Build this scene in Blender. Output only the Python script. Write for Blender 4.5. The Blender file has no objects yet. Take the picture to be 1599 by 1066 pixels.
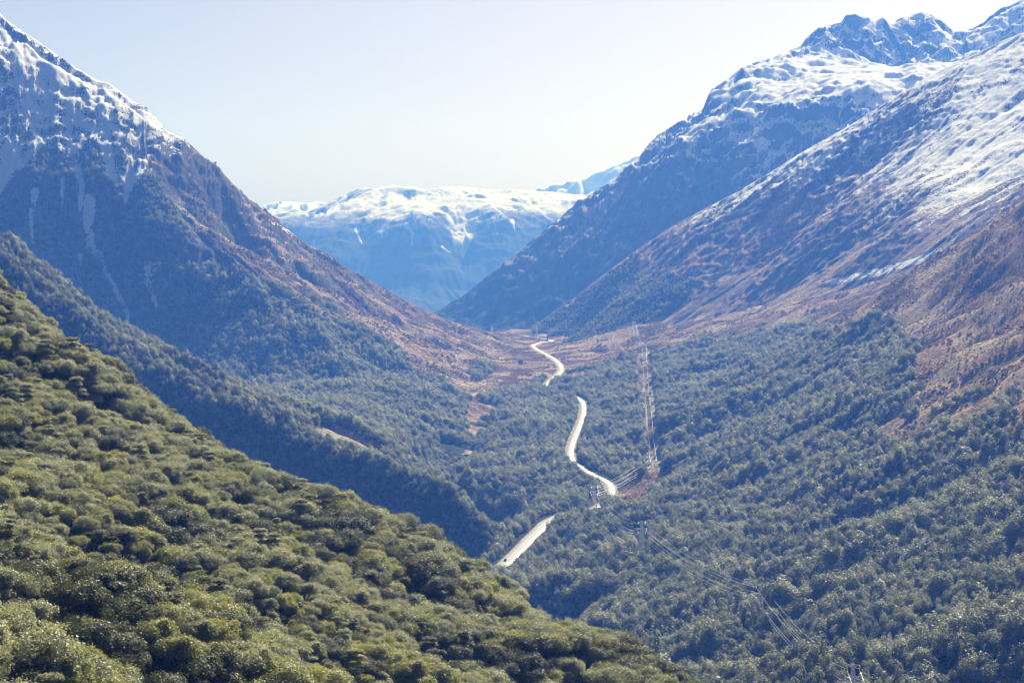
import bpy, bmesh, math, random
import numpy as np
from mathutils import Vector

SC = bpy.context.scene
random.seed(7); np.random.seed(7)
COL = SC.collection

# ----------------------------------------------------------------- camera, sky, sun, exposure
F = 3606.0; CX = 799.5; CY = 533.0; HORIZON = 380.0
PITCH = math.atan((CY-HORIZON)/F); CP, SP = math.cos(PITCH), math.sin(PITCH)
ZC = 400.0                                         # eye level, metres above the datum
cam = bpy.data.cameras.new('camera'); cam_o = bpy.data.objects.new('camera', cam); COL.objects.link(cam_o)
cam.sensor_width = 36.0; cam.lens = 36.0*F/1599.0; cam.clip_start = 1.0; cam.clip_end = 60000.0
cam_o.location = (0, 0, ZC); cam_o.rotation_euler = (math.radians(90)-PITCH, 0, 0)
SC.camera = cam_o

SUN_EL, SUN_AZ = 39.0, 21.0
W = bpy.data.worlds.new('World'); SC.world = W; W.use_nodes = True
nt = W.node_tree; bg = nt.nodes['Background']; sky = nt.nodes.new('ShaderNodeTexSky')
sky.sky_type = 'NISHITA'; sky.sun_disc = False
sky.sun_elevation = math.radians(SUN_EL); sky.sun_rotation = math.radians(SUN_AZ)
sky.altitude = 900; sky.air_density = 0.25; sky.dust_density = 4.9; sky.ozone_density = 1.6
nt.links.new(sky.outputs[0], bg.inputs[0]); bg.inputs[1].default_value = 0.05
sun = bpy.data.lights.new('sun', 'SUN'); sun.energy = 5.0; sun.angle = math.radians(0.53); sun.color = (1.0, 0.965, 0.90)
sun_o = bpy.data.objects.new('sun', sun); COL.objects.link(sun_o)
e, a = math.radians(SUN_EL), math.radians(SUN_AZ)
SUNV = Vector((math.sin(a)*math.cos(e), math.cos(a)*math.cos(e), math.sin(e)))
sun_o.rotation_euler = SUNV.to_track_quat('Z', 'Y').to_euler(); sun_o.location = SUNV*3000
SC.view_settings.view_transform = 'Standard'; SC.view_settings.look = 'None'
SC.view_settings.exposure = 0.85; SC.view_settings.gamma = 1.0; SC.view_settings.use_curve_mapping = False
SC.render.engine = 'CYCLES'
SC.cycles.max_bounces = 6; SC.cycles.diffuse_bounces = 1; SC.cycles.glossy_bounces = 2
SC.cycles.transmission_bounces = 2; SC.cycles.volume_bounces = 0; SC.cycles.use_denoising = True; SC.cycles.denoising_prefilter = 'ACCURATE'; SC.cycles.denoising_input_passes = 'RGB_ALBEDO_NORMAL'; SC.cycles.filter_width = 1.05; SC.cycles.use_adaptive_sampling = False

HAZE_DENSITY = 0.00016
HAZE_COLOR = (0.08, 0.25, 1.0)

# ----------------------------------------------------------------- helpers
def ray(px, py):
    """image point of the reference -> (x/y, z/y) slopes of its ray"""
    u = (np.asarray(px, float)-CX)/F; v = (CY-np.asarray(py, float))/F
    dy = CP+v*SP
    return u/dy, (-SP+v*CP)/dy
def at(px, py, D):
    tx, te = ray(px, py); return np.array([tx*D, D, ZC+te*D])
def project(x, y, z):
    zz = z-ZC; d = y*CP-zz*SP; d = np.maximum(d, 1.0)
    return CX+F*x/d, CY-F*(y*SP+zz*CP)/d

_tab = [np.random.RandomState(100+i).rand(256, 256)*2-1 for i in range(6)]
def vnoise(x, y, seed=0):
    t = _tab[seed % 6]; x = x+seed*17.3; y = y+seed*9.7
    xi = np.floor(x); yi = np.floor(y); fx = x-xi; fy = y-yi
    fx = fx*fx*fx*(fx*(fx*6-15)+10); fy = fy*fy*fy*(fy*(fy*6-15)+10)
    xi = xi.astype(np.int64) & 255; yi = yi.astype(np.int64) & 255; x1 = (xi+1) & 255; y1 = (yi+1) & 255
    return (t[xi, yi]*(1-fx)+t[x1, yi]*fx)*(1-fy)+(t[xi, y1]*(1-fx)+t[x1, y1]*fx)*fy
def fbm(x, y, oct=4, seed=0, gain=0.5):
    s = 0; a_ = 1.0; f = 1.0; n = 0
    for k in range(oct):
        ca, sa = math.cos(k*1.1+seed), math.sin(k*1.1+seed)
        s = s+a_*vnoise((x*ca-y*sa)*f, (x*sa+y*ca)*f, seed+k); n += a_*a_; a_ *= gain; f *= 2.03
    return s/math.sqrt(n)/0.5
def sstep(a_, b_, x):
    t = np.clip((x-a_)/(b_-a_), 0, 1); return t*t*(3-2*t)
def polydist(px, py, pts):
    """distance (and run 0..1) from points to a polyline"""
    best = np.full(np.shape(px), 1e9); run = np.zeros(np.shape(px)); n = len(pts)-1
    for i in range(n):
        ax, ay = pts[i][:2]; bx, by = pts[i+1][:2]; dx, dy = bx-ax, by-ay
        t = np.clip(((px-ax)*dx+(py-ay)*dy)/(dx*dx+dy*dy+1e-9), 0, 1)
        d = np.hypot(px-ax-t*dx, py-ay-t*dy); m = d < best
        best = np.where(m, d, best); run = np.where(m, (i+t)/n, run)
    return best, run
def inpoly(px, py, poly):
    r = np.zeros(np.shape(px), bool); n = len(poly)
    for i in range(n):
        x0, y0 = poly[i]; x1, y1 = poly[(i+1) % n]
        if y0 == y1: continue
        c = ((y0 > py) != (y1 > py)) & (px < (x1-x0)*(py-y0)/(y1-y0)+x0); r ^= c
    return r
def mat(name):
    m = bpy.data.materials.new(name); m.use_nodes = True; return m, m.node_tree, m.node_tree.nodes['Principled BSDF']
def mesh_obj(name, verts, faces, mats, parent=None, smooth=False, midx=None):
    me = bpy.data.meshes.new(name); me.from_pydata([tuple(v) for v in verts], [], [tuple(f) for f in faces])
    for m in (mats if isinstance(mats, (list, tuple)) else [mats]): me.materials.append(m)
    if midx is not None: me.polygons.foreach_set('material_index', np.asarray(midx, np.int32))
    if smooth: me.polygons.foreach_set('use_smooth', np.ones(len(me.polygons), bool))
    me.update(); o = bpy.data.objects.new(name, me); COL.objects.link(o); o.parent = parent; return o
def tag(o, label=None, cat=None, group=None, kind=None):
    if label: o['label'] = label
    if cat: o['category'] = cat
    if group: o['group'] = group
    if kind: o['kind'] = kind
    return o
def empty(name, loc, rz=0.0):
    o = bpy.data.objects.new(name, None); COL.objects.link(o); o.location = loc; o.rotation_euler = (0, 0, rz); return o
def noise_node(nt, scale, detail=4, rough=0.55, vec=None, dim='3D'):
    n = nt.nodes.new('ShaderNodeTexNoise'); n.noise_dimensions = dim
    n.inputs['Scale'].default_value = scale; n.inputs['Detail'].default_value = detail; n.inputs['Roughness'].default_value = rough
    if vec is not None: nt.links.new(vec, n.inputs['Vector'])
    return n
def math_node(nt, op, a_, b_=None, c_=None, clamp=False):
    n = nt.nodes.new('ShaderNodeMath'); n.operation = op; n.use_clamp = clamp
    for i, v in enumerate((a_, b_, c_)):
        if v is None: continue
        if hasattr(v, 'is_output'): nt.links.new(v, n.inputs[i])
        else: n.inputs[i].default_value = v
    return n.outputs[0]
def mix_node(nt, fac, c0, c1):
    n = nt.nodes.new('ShaderNodeMix'); n.data_type = 'RGBA'
    for sock, v in ((n.inputs[0], fac), (n.inputs[6], c0), (n.inputs[7], c1)):
        if hasattr(v, 'is_output'): nt.links.new(v, sock)
        elif isinstance(v, (tuple, list)): sock.default_value = (*v, 1.0)
        else: sock.default_value = v
    return n.outputs[2]
def ramp_node(nt, fac, stops):
    n = nt.nodes.new('ShaderNodeValToRGB'); e_ = n.color_ramp.elements
    while len(e_) < len(stops): e_.new(0.5)
    for el, (p, c) in zip(e_, stops): el.position = p; el.color = (*c, 1.0)
    nt.links.new(fac, n.inputs[0]); return n.outputs[0]
def maprange(nt, v, a0, a1, b0=0.0, b1=1.0):
    n = nt.nodes.new('ShaderNodeMapRange'); n.interpolation_type = 'SMOOTHSTEP'
    nt.links.new(v, n.inputs[0])
    for i, x in enumerate((a0, a1, b0, b1)): n.inputs[i+1].default_value = x
    return n.outputs[0]

# ----------------------------------------------------------------- terrain material
def terrain_material():
    m, nt, b = mat('mountain_ground'); L = nt.links
    geo = nt.nodes.new('ShaderNodeNewGeometry'); P = geo.outputs['Position']
    def attr(n):
        a_ = nt.nodes.new('ShaderNodeAttribute'); a_.attribute_name = n; return a_.outputs['Fac']
    nA = noise_node(nt, 0.012, 6, 0.62, P).outputs[0]
    nB = noise_node(nt, 0.06, 6, 0.66, P).outputs[0]
    nC = noise_node(nt, 0.28, 5, 0.7, P).outputs[0]
    rock = ramp_node(nt, nB, [(0.3, (0.045, 0.045, 0.05)), (0.55, (0.11, 0.105, 0.10)), (0.75, (0.19, 0.18, 0.165))])
    nA2 = math_node(nt, 'ADD', nA, math_node(nt, 'MULTIPLY', attr('band'), 0.07))
    tus = ramp_node(nt, nA2, [(0.32, (0.29, 0.185, 0.12)), (0.48, (0.44, 0.30, 0.20)), (0.62, (0.58, 0.46, 0.31)), (0.78, (0.35, 0.29, 0.185))])
    tus2 = ramp_node(nt, nC, [(0.3, (0.03, 0.025, 0.018)), (0.5, (0.6, 0.6, 0.6)), (0.72, (1.25, 1.2, 1.15))])
    mul = nt.nodes.new('ShaderNodeMix'); mul.data_type = 'RGBA'; mul.blend_type = 'MULTIPLY'; mul.inputs[0].default_value = 0.85
    L.new(tus, mul.inputs[6]); L.new(tus2, mul.inputs[7]); tus = mul.outputs[2]
    forest = ramp_node(nt, nC, [(0.3, (0.012, 0.018, 0.012)), (0.55, (0.03, 0.042, 0.024)), (0.8, (0.06, 0.075, 0.04))])
    gravel = ramp_node(nt, nC, [(0.3, (0.20, 0.16, 0.12)), (0.6, (0.40, 0.36, 0.30)), (0.8, (0.55, 0.51, 0.45))])
    def edge(a_, k, w, kb=0.7):
        d = math_node(nt, 'ADD', a_, math_node(nt, 'MULTIPLY', math_node(nt, 'SUBTRACT', nC, 0.5), k))
        d = math_node(nt, 'ADD', d, math_node(nt, 'MULTIPLY', math_node(nt, 'SUBTRACT', nB, 0.5), k*kb))
        return maprange(nt, d, 0.5-w, 0.5+w)
    c = rock
    c = mix_node(nt, edge(attr('tussock'), 0.9, 0.12), c, tus)
    c = mix_node(nt, edge(attr('forest'), 0.6, 0.15), c, forest)
    c = mix_node(nt, edge(attr('gravel'), 0.9, 0.1), c, gravel)
    sn = edge(attr('snow'), 2.0, 0.10, 0.4)
    c = mix_node(nt, sn, c, (0.86, 0.88, 0.90))
    L.new(c, b.inputs['Base Color'])
    b.inputs['Roughness'].default_value = 0.95; b.inputs['Specular IOR Level'].default_value = 0.08
    nD = noise_node(nt, 0.9, 3, 0.65, P).outputs[0]
    h = math_node(nt, 'ADD', math_node(nt, 'MULTIPLY', nB, 0.35), math_node(nt, 'MULTIPLY', nC, 1.3)); h = math_node(nt, 'ADD', h, math_node(nt, 'MULTIPLY', nD, 0.6))
    h = math_node(nt, 'ADD', h, math_node(nt, 'MULTIPLY', sn, 0.4))
    bp = nt.nodes.new('ShaderNodeBump'); bp.inputs['Strength'].default_value = 0.75; bp.inputs['Distance'].default_value = 2.6
    L.new(h, bp.inputs['Height']); L.new(bp.outputs[0], b.inputs['Normal'])
    return m
M_TERRAIN = terrain_material()

# ----------------------------------------------------------------- terrain bodies (height fields, metres)
class Body:
    """a height field on rows of constant distance, columns of constant bearing"""
    def __init__(self, name, px0, px1, step, D0, D1, rows, pts, c=60.0, log=False, gully=(), rough=(), crest=None, crest_w=300.0, drop=0.0):
        self.name = name
        self.log = log; self.D0, self.D1 = D0, D1
        tx0 = float(ray(px0, 500)[0]); tx1 = float(ray(px1, 500)[0]); n = int((px1-px0)/step)+1
        self.tx = np.linspace(tx0, tx1, n)
        self.D = np.geomspace(D0, D1, rows) if log else np.linspace(D0, D1, rows)
        P = []
        for p in pts:
            if len(p) == 3: P.append(at(p[0], p[1], p[2]))
            elif p[3] == 'z': tx, _ = ray(p[0], 500); P.append(np.array([tx*p[2], p[2], ZC+p[1]]))
            else: q = at(p[0], p[1], p[2]); q[2] -= p[3]; P.append(q)
        P = np.array(P); S = 1000.0; self.S = S; self.c = c/S
        A = P[:, :2]/S; self.A = A
        K = np.sqrt(((A[:, None]-A[None])**2).sum(-1)+self.c**2)
        Q = np.c_[np.ones(len(A)), A]; N = len(A)
        M = np.zeros((N+3, N+3)); M[:N, :N] = K-1e-4*np.eye(N); M[:N, N:] = Q; M[N:, :N] = Q.T
        self.w = np.linalg.solve(M, np.r_[P[:, 2], 0, 0, 0])
        X = self.D[:, None]*self.tx[None]; Y = np.repeat(self.D[:, None], n, 1)
        self.X, self.Y = X, Y
        Z = self.base(X.ravel(), Y.ravel()).reshape(X.shape)
        self._flow_setup(X, Y)
        self.streak = []
        slope = np.hypot(*self._grad(X, Y))
        steep = sstep(0.08, 0.35, slope)
        for (amp, sc, ln, kind, seed) in gully:
            g = self.lic(X, Y, sc, ln, seed); self.streak.append(g)
            if kind == 'ridge': h = 0.6-np.abs(g)
            elif kind == 'gully': h = np.abs(g)-0.7
            else: h = g
            Z = Z+amp*h*steep
        for rg in rough:
            amp, sc, oct_, seed = rg[:4]; V = Y+1.1*(Z-ZC)        # noise also varies with height, so cliffs are not smeared
            if len(rg) == 4: Z = Z+amp*fbm(X/sc, V/sc, oct_, seed)
            else:                                  # crags: sharp crests where the noise crosses zero
                f = 0; a_ = 1.0
                for k in range(oct_): f = f+a_*(0.5-2*np.abs(vnoise(X/sc*2.1**k+k*3.7, V/sc*2.1**k, seed+k))); a_ *= 0.57
                Z = Z+amp*f*(0.12+0.88*sstep(0.45, 0.9, slope))
        self.Z = Z
        if crest is not None: self.fit_crest(crest, crest_w)
        self.Z -= drop
        self.update()
    def base(self, x, y):
        out = np.empty(len(x)); A, w, N = self.A, self.w, len(self.A)
        for s in range(0, len(x), 40000):
            q = np.c_[x[s:s+40000], y[s:s+40000]]/self.S
            K = np.sqrt(((q[:, None]-A[None])**2).sum(-1)+self.c**2)
            out[s:s+40000] = K@w[:N]+w[N]+q@w[N+1:]
        return out
    def _flow_setup(self, X, Y):
        self.gr = 30.0; self.gx0, self.gy0 = X.min()-300, Y.min()-300
        gx = np.arange(self.gx0, X.max()+300, self.gr); gy = np.arange(self.gy0, Y.max()+300, self.gr)
        GX, GY = np.meshgrid(gx, gy, indexing='ij')
        H = self.base(GX.ravel(), GY.ravel()).reshape(GX.shape)+6*fbm(GX/220, GY/220, 3, 3)
        self.gdx, self.gdy = np.gradient(H, self.gr)
    def _grad(self, x, y):
        i = np.clip((x-self.gx0)/self.gr, 0, self.gdx.shape[0]-1.001); j = np.clip((y-self.gy0)/self.gr, 0, self.gdx.shape[1]-1.001)
        i0 = i.astype(int); j0 = j.astype(int); fi = i-i0; fj = j-j0
        def s(g): return (g[i0, j0]*(1-fi)+g[i0+1, j0]*fi)*(1-fj)+(g[i0, j0+1]*(1-fi)+g[i0+1, j0+1]*fi)*fj
        return s(self.gdx), s(self.gdy)
    def lic(self, X, Y, sc, length, seed, n=14):
        """noise smeared along the fall line: runs of ridges and gullies down the slope"""
        tot = vnoise(X/sc, Y/sc, seed)
        for sgn in (1, -1):
            x, y = X.copy(), Y.copy(); st = sgn*length/n
            for k in range(n//2):
                gx, gy = self._grad(x, y); g = np.hypot(gx, gy)+1e-4
                x = x+gx/g*st; y = y+gy/g*st
                tot = tot+vnoise(x/sc, y/sc, seed)
        return tot/(tot.std()+1e-9)
    def fit_crest(self, crest, w):
        c = np.array(crest, float); tx, te = ray(c[:, 0], c[:, 1])
        jag = 0.0
        tgt = np.interp(self.tx, tx, te, left=np.nan, right=np.nan); ok = ~np.isnan(tgt)
        kerD = np.hanning(51); kerD /= kerD.sum()
        for it in range(5):
            E = (self.Z-ZC)/self.Y; j = E.argmax(0); d = np.where(ok, tgt-E.max(0), 0)
            idx = np.where(ok)[0]
            d = np.interp(np.arange(len(d)), idx, d[idx])
            Dj = self.D[j].astype(float); Dj = np.convolve(np.pad(Dj, 25, 'edge'), kerD, 'valid')
            wt = np.exp(-((self.Y-Dj[None])/w)**2)
            self.Z = self.Z+d[None]*self.Y*wt
    def update(self):
        self.PX, self.PY = project(self.X, self.Y, self.Z)
    def height(self, x, y):
        x = np.asarray(x, float); y = np.asarray(y, float)
        tx = x/y; i = (tx-self.tx[0])/(self.tx[1]-self.tx[0])
        if self.log: j = np.log(y/self.D0)/np.log(self.D1/self.D0)*(len(self.D)-1)
        else: j = (y-self.D0)/(self.D1-self.D0)*(len(self.D)-1)
        bad = (i < 0) | (i > len(self.tx)-1) | (j < 0) | (j > len(self.D)-1)
        i = np.clip(i, 0, len(self.tx)-1.001); j = np.clip(j, 0, len(self.D)-1.001)
        i0 = i.astype(int); j0 = j.astype(int); fi = i-i0; fj = j-j0; Z = self.Z
        z = (Z[j0, i0]*(1-fi)+Z[j0, i0+1]*fi)*(1-fj)+(Z[j0+1, i0]*(1-fi)+Z[j0+1, i0+1]*fi)*fj
        return np.where(bad, -1e4, z)
    def slope(self):
        dzdy = np.gradient(self.Z, axis=0)/np.gradient(self.Y, axis=0)
        dzdx = np.gradient(self.Z, axis=1)/np.gradient(self.X, axis=1)
        return np.hypot(dzdx, dzdy)
    def build(self, masks, label):
        r, n = self.Z.shape
        me = bpy.data.meshes.new(self.name)
        v = np.stack([self.X, self.Y, self.Z], -1).reshape(-1, 3).astype(np.float32)
        a_ = np.arange((r-1)*n).reshape(r-1, n)[:, :-1].ravel()
        q = np.stack([a_, a_+1, a_+1+n, a_+n], -1).astype(np.int32)
        me.vertices.add(len(v)); me.vertices.foreach_set('co', v.ravel())
        me.loops.add(q.size); me.loops.foreach_set('vertex_index', q.ravel())
        me.polygons.add(len(q)); me.polygons.foreach_set('loop_start', np.arange(0, q.size, 4, dtype=np.int32))
        me.polygons.foreach_set('use_smooth', np.ones(len(q), bool))
        me.update(calc_edges=True)
        masks['band'] = self.streak[1] if len(self.streak) > 1 else 0.0
        for k in ('snow', 'tussock', 'forest', 'gravel', 'band'):
            at_ = me.attributes.new(k, 'FLOAT', 'POINT')
            at_.data.foreach_set('value', np.broadcast_to(np.asarray(masks.get(k, 0.0), np.float32), self.Z.shape).astype(np.float32).ravel())
        me.materials.append(M_TERRAIN)
        o = bpy.data.objects.new(self.name, me); COL.objects.link(o)
        tag(o, label, kind='structure'); self.obj = o
        return o

T = 6.0      # canopy height that turns a canopy point into a ground point
ROAD = [(770, 897, 1575), (785, 882, 1605), (800, 868, 1640), (825, 842, 1700), (842, 826, 1745), (857, 812, 1790), (885, 801, 1850), (915, 796, 1890), (941, 786, 1925),
        (955, 768, 1975), (947, 752, 2020), (925, 741, 2070), (905, 729, 2130), (891, 712, 2210), (894, 690, 2320),
        (906, 660, 2480), (911, 640, 2590), (906, 624, 2700), (880, 612, 2830), (850, 604, 2950), (862, 592, 3060),
        (876, 577, 3210), (868, 563, 3380), (850, 552, 3550), (834, 543, 3720), (833, 538.5, 3830), (845, 534.5, 3930),
        (862, 531.5, 4030), (845, 528.3, 4140), (822, 524.5, 4260), (806, 522, 4360)]
V_PTS = [p for p in ROAD]+[
    # second ridge on the left (canopy crest), its camera side and the hollow behind
    (-150, 260, 1950, T), (0, 387, 1900, T), (100, 482, 1880, T), (250, 566, 1850, T), (400, 628, 1800, T), (520, 682, 1760, T), (600, 713, 1735, T),
    (700, 760, 1710, T), (785, 806, 1690, T),
    (-150, 400, 1855, T), (0, 520, 1828, T), (150, 620, 1808, T), (300, 700, 1762, T), (450, 765, 1724, T), (560, 795, 1706, T), (660, 832, 1678, T), (720, 848, 1668, T), (770, 853, 1664, T),
    (-100, -150, 1300, 'z'), (200, -185, 1350, 'z'), (450, -215, 1350, 'z'), (650, -235, 1350, 'z'),
    (-150, -10, 2150, 'z'), (0, -60, 2150, 'z'), (150, -125, 2120, 'z'), (280, -150, 2100, 'z'), (400, -165, 2100, 'z'),
    # bench and terraces between the left ridge and the pass
    (540, 683, 1850), (510, 676, 1880), (575, 700, 1830), (620, 690, 1950, T), (690, 740, 1930, T), (800, 803, 1800, T),
    (760, -232, 1760, 'z'), (700, -226, 1800, 'z'), (820, -235, 1640, 'z'),
    (600, 662, 2150, T), (700, 700, 2150, T+18), (715, 690, 2300, T+12), (640, 660, 2180, T+3), (660, 672, 2210, T+14),
    (480, 630, 2450, T), (560, 640, 2400, T), (650, 625, 2550, T), (700, 640, 2600, T), (720, 634, 2700, T+8), (400, 620, 2450, T), (300, 590, 2500, T),
    (780, 690, 2350, T), (850, 660, 2500, T), (860, 705, 2220, T), (820, 745, 2040, T), (740, 745, 2020, T), (770, 768, 2000, T+14), (860, 770, 1960, T), (880, 745, 2030, T), (820, 615, 2800, T), (890, 601, 2900, T), (760, 640, 2660, T),
    (740, 615, 2860), (700, 590, 2990), (780, 612, 2930), (760, 580, 3200), (820, 570, 3300), (760, 545, 3700), (800, 555, 3500), (930, 560, 3400), (900, 545, 3600), (915, 587, 3050), (940, 535, 3850),
    (760, 522, 4250), (700, 510, 4400), (900, 524, 4150), (830, 519, 4450), (700, -215, 4900, 'z'), (900, -205, 4900, 'z'), (800, -230, 5200, 'z'),
    # right slope
    (940, 583, 2900, T), (1000, 560, 3050, T), (1010, 535, 3300), (1000, 508, 3720), (1150, 492, 3500), (1330, 455, 3250), (1430, 425, 3050),
    (1000, 640, 2520, T), (1020, 610, 2650, T), (1000, 740, 2080), (970, 780, 1960), (1040, 735, 2090), (1100, 540, 3000, T), (1200, 560, 2700, T), (1300, 520, 2750, T), (1430, 428, 2800), (1500, 388, 2600), (1599, 314, 2350), (1750, 190, 2250),
    (1599, 450, 1900), (1599, 600, 1520), (1450, 600, 1720), (1450, 520, 2100), (1300, 700, 1700, T), (1100, 700, 2010, T), (1200, 800, 1500, T), (1400, 800, 1320, T), (1599, 800, 1150, T), (1599, 1066, 830, T), (1750, 900, 850, T), (1750, 500, 1500),
    (1350, 1000, 980, T), (1480, 950, 980, T), (1188, 950, 1180, T), (1000, 850, 1500, T), (930, 870, 1470, T), (900, 900, 1400, T), (870, 860, 1560, T+4), (1000, 960, 1200, T), (920, 960, 1250, T+10), (1100, 970, 1100, T), (1250, 985, 1030, T),
    (1100, 1045, 1060, T), (1250, 1062, 1000, T), (1000, 1040, 1150, T), (1100, 1045, 880, T), (1250, 1062, 840, T), (1000, 1040, 900, T), (800, -240, 1350, 'z'), (850, -235, 1200, 'z'), (1350, -185, 800, 'z'), (1599, -165, 680, 'z'), (1000, -190, 700, 'z'), (600, -200, 700, 'z'),
    (1750, 60, 3200, 'z'), (1500, -20, 3400, 'z'), (1200, -140, 4000, 'z'), (300, -190, 3000, 'z'), (0, -190, 3000, 'z'), (500, -190, 3300, 'z'), (600, -200, 3900, 'z'), (300, -220, 4200, 'z'), (0, -220, 4200, 'z'),
    (1500, -80, 4600, 'z'), (1100, -200, 4800, 'z')]
valley = Body('valley_ground', -170, 1770, 3.2, 640, 4900, 420, V_PTS, c=12.0, log=True,
              gully=[(6.5, 50, 320, 'ridge', 1), (2.0, 16, 120, 'ridge', 2)], rough=[(2.6, 70, 4, 4)])

C_CREST = [(-160, -90), (-60, -20), (0, 21), (12, 33), (25, 42), (60, 65), (75, 76), (110, 100), (150, 125), (170, 130), (210, 160), (225, 164), (240, 180), (262, 205), (285, 215), (300, 228), (318, 245), (335, 255), (350, 272), (370, 293), (385, 308), (410, 326), (440, 351),
           (470, 375), (510, 399), (560, 428), (600, 452), (650, 478), (700, 500), (745, 514)]
left_mountain = Body('left_mountain', -170, 900, 1.9, 2350, 4500, 520, [
    (-160, -90, 3560), (0, 21, 3500), (60, 65, 3425), (120, 105, 3362), (210, 160, 3304), (300, 226, 3268), (350, 270, 3305), (410, 325, 3440), (470, 375, 3580), (600, 450, 3860), (700, 500, 4080), (780, 526, 4260),
    (-160, 10, 3350), (0, 88, 3340), (60, 130, 3320), (100, 175, 3290), (150, 207, 3260), (235, 258, 3195), (290, 330, 3125), (330, 390, 3065), (390, 455, 2990), (410, 530, 2900), (405, 600, 2790),
    (280, 290, 3200), (360, 330, 3290), (400, 400, 3180), (300, -40, 3700, 'z'), (100, 60, 3800, 'z'), (450, -110, 3900, 'z'),
    (0, 200, 3245), (0, 300, 3165), (100, 300, 3170), (100, 400, 3090), (0, 400, 3090), (200, 400, 3075), (200, 500, 2995), (100, 520, 2985), (0, 500, 3010), (300, 560, 2890), (350, 500, 2940), (300, 450, 3015), (-160, 200, 3290), (-160, 400, 3130), (-160, 500, 3050), (200, 600, 2900),
    (450, 430, 3240), (550, 480, 3340), (600, 540, 3020), (500, 560, 2860), (700, 560, 3250), (650, 500, 3650), (450, 520, 2900), (560, 600, 2690), (480, 610, 2700), (680, 600, 2880),
    (640, -190, 2450, 'z'), (400, -172, 2380, 'z'), (200, -160, 2400, 'z'), (0, -150, 2400, 'z'), (-160, -150, 2400, 'z'), (800, -195, 3000, 'z'), (850, -190, 3600, 'z'), (850, -205, 4400, 'z'),
    (0, 120, 4300, 'z'), (300, -20, 4400, 'z'), (500, -160, 4450, 'z'), (650, -215, 4450, 'z'), (-160, 200, 4300, 'z')],
    c=28.0, gully=[(6, 120, 650, 'ridge', 3), (3.6, 26, 300, 'ridge', 4), (1.6, 9, 90, 'ridge', 5)], rough=[(2.5, 60, 5, 1), (2.6, 18, 4, 2, 'r')], crest=C_CREST, crest_w=150)

G_CREST = [(850, 500), (900, 462), (950, 423), (1000, 386), (1050, 353), (1100, 326), (1150, 300), (1200, 271), (1250, 239), (1300, 211), (1340, 188), (1400, 150), (1440, 125), (1480, 104), (1520, 86), (1560, 66), (1599, 50), (1770, -20)]
right_mountain = Body('right_mountain', 790, 1770, 1.8, 2850, 4500, 500, [
    (830, 515, 4430), (900, 462, 4300), (1000, 386, 4180), (1100, 326, 4080), (1200, 271, 4000), (1300, 211, 3950), (1440, 125, 3950), (1520, 86, 4000), (1599, 50, 4030), (1770, -20, 4050),
    (860, 523, 4250), (920, 518, 4050), (1000, 505, 3720), (1150, 490, 3520), (1330, 452, 3230), (1430, 418, 3110), (1520, 370, 3010), (1650, 280, 2920), (1770, 200, 2900),
    (1450, 280, 3480), (1300, 330, 3600), (1599, 200, 3580), (1599, 270, 3400), (1200, 400, 3720), (1000, 440, 3950), (1100, 400, 3820), (1100, 460, 3680), (1250, 440, 3460), (1400, 360, 3320), (1500, 200, 3690), (1350, 250, 3800), (1770, 120, 3560), (1450, 170, 3810), (1570, 100, 3870), (1599, 140, 3760),
    (1300, -110, 2900, 'z'), (1000, -160, 3300, 'z'), (850, -190, 3900, 'z'), (1599, -20, 2860, 'z'),
    (1000, -120, 4450, 'z'), (1200, 20, 4450, 'z'), (1440, 150, 4450, 'z'), (1700, 230, 4450, 'z')],
    c=28.0, gully=[(5, 130, 700, 'ridge', 2), (2.2, 24, 320, 'ridge', 3), (1.2, 8, 120, 'ridge', 5)], rough=[(2.0, 90, 3, 2), (2.6, 22, 4, 1, 'r')], crest=G_CREST, crest_w=520)

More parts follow.
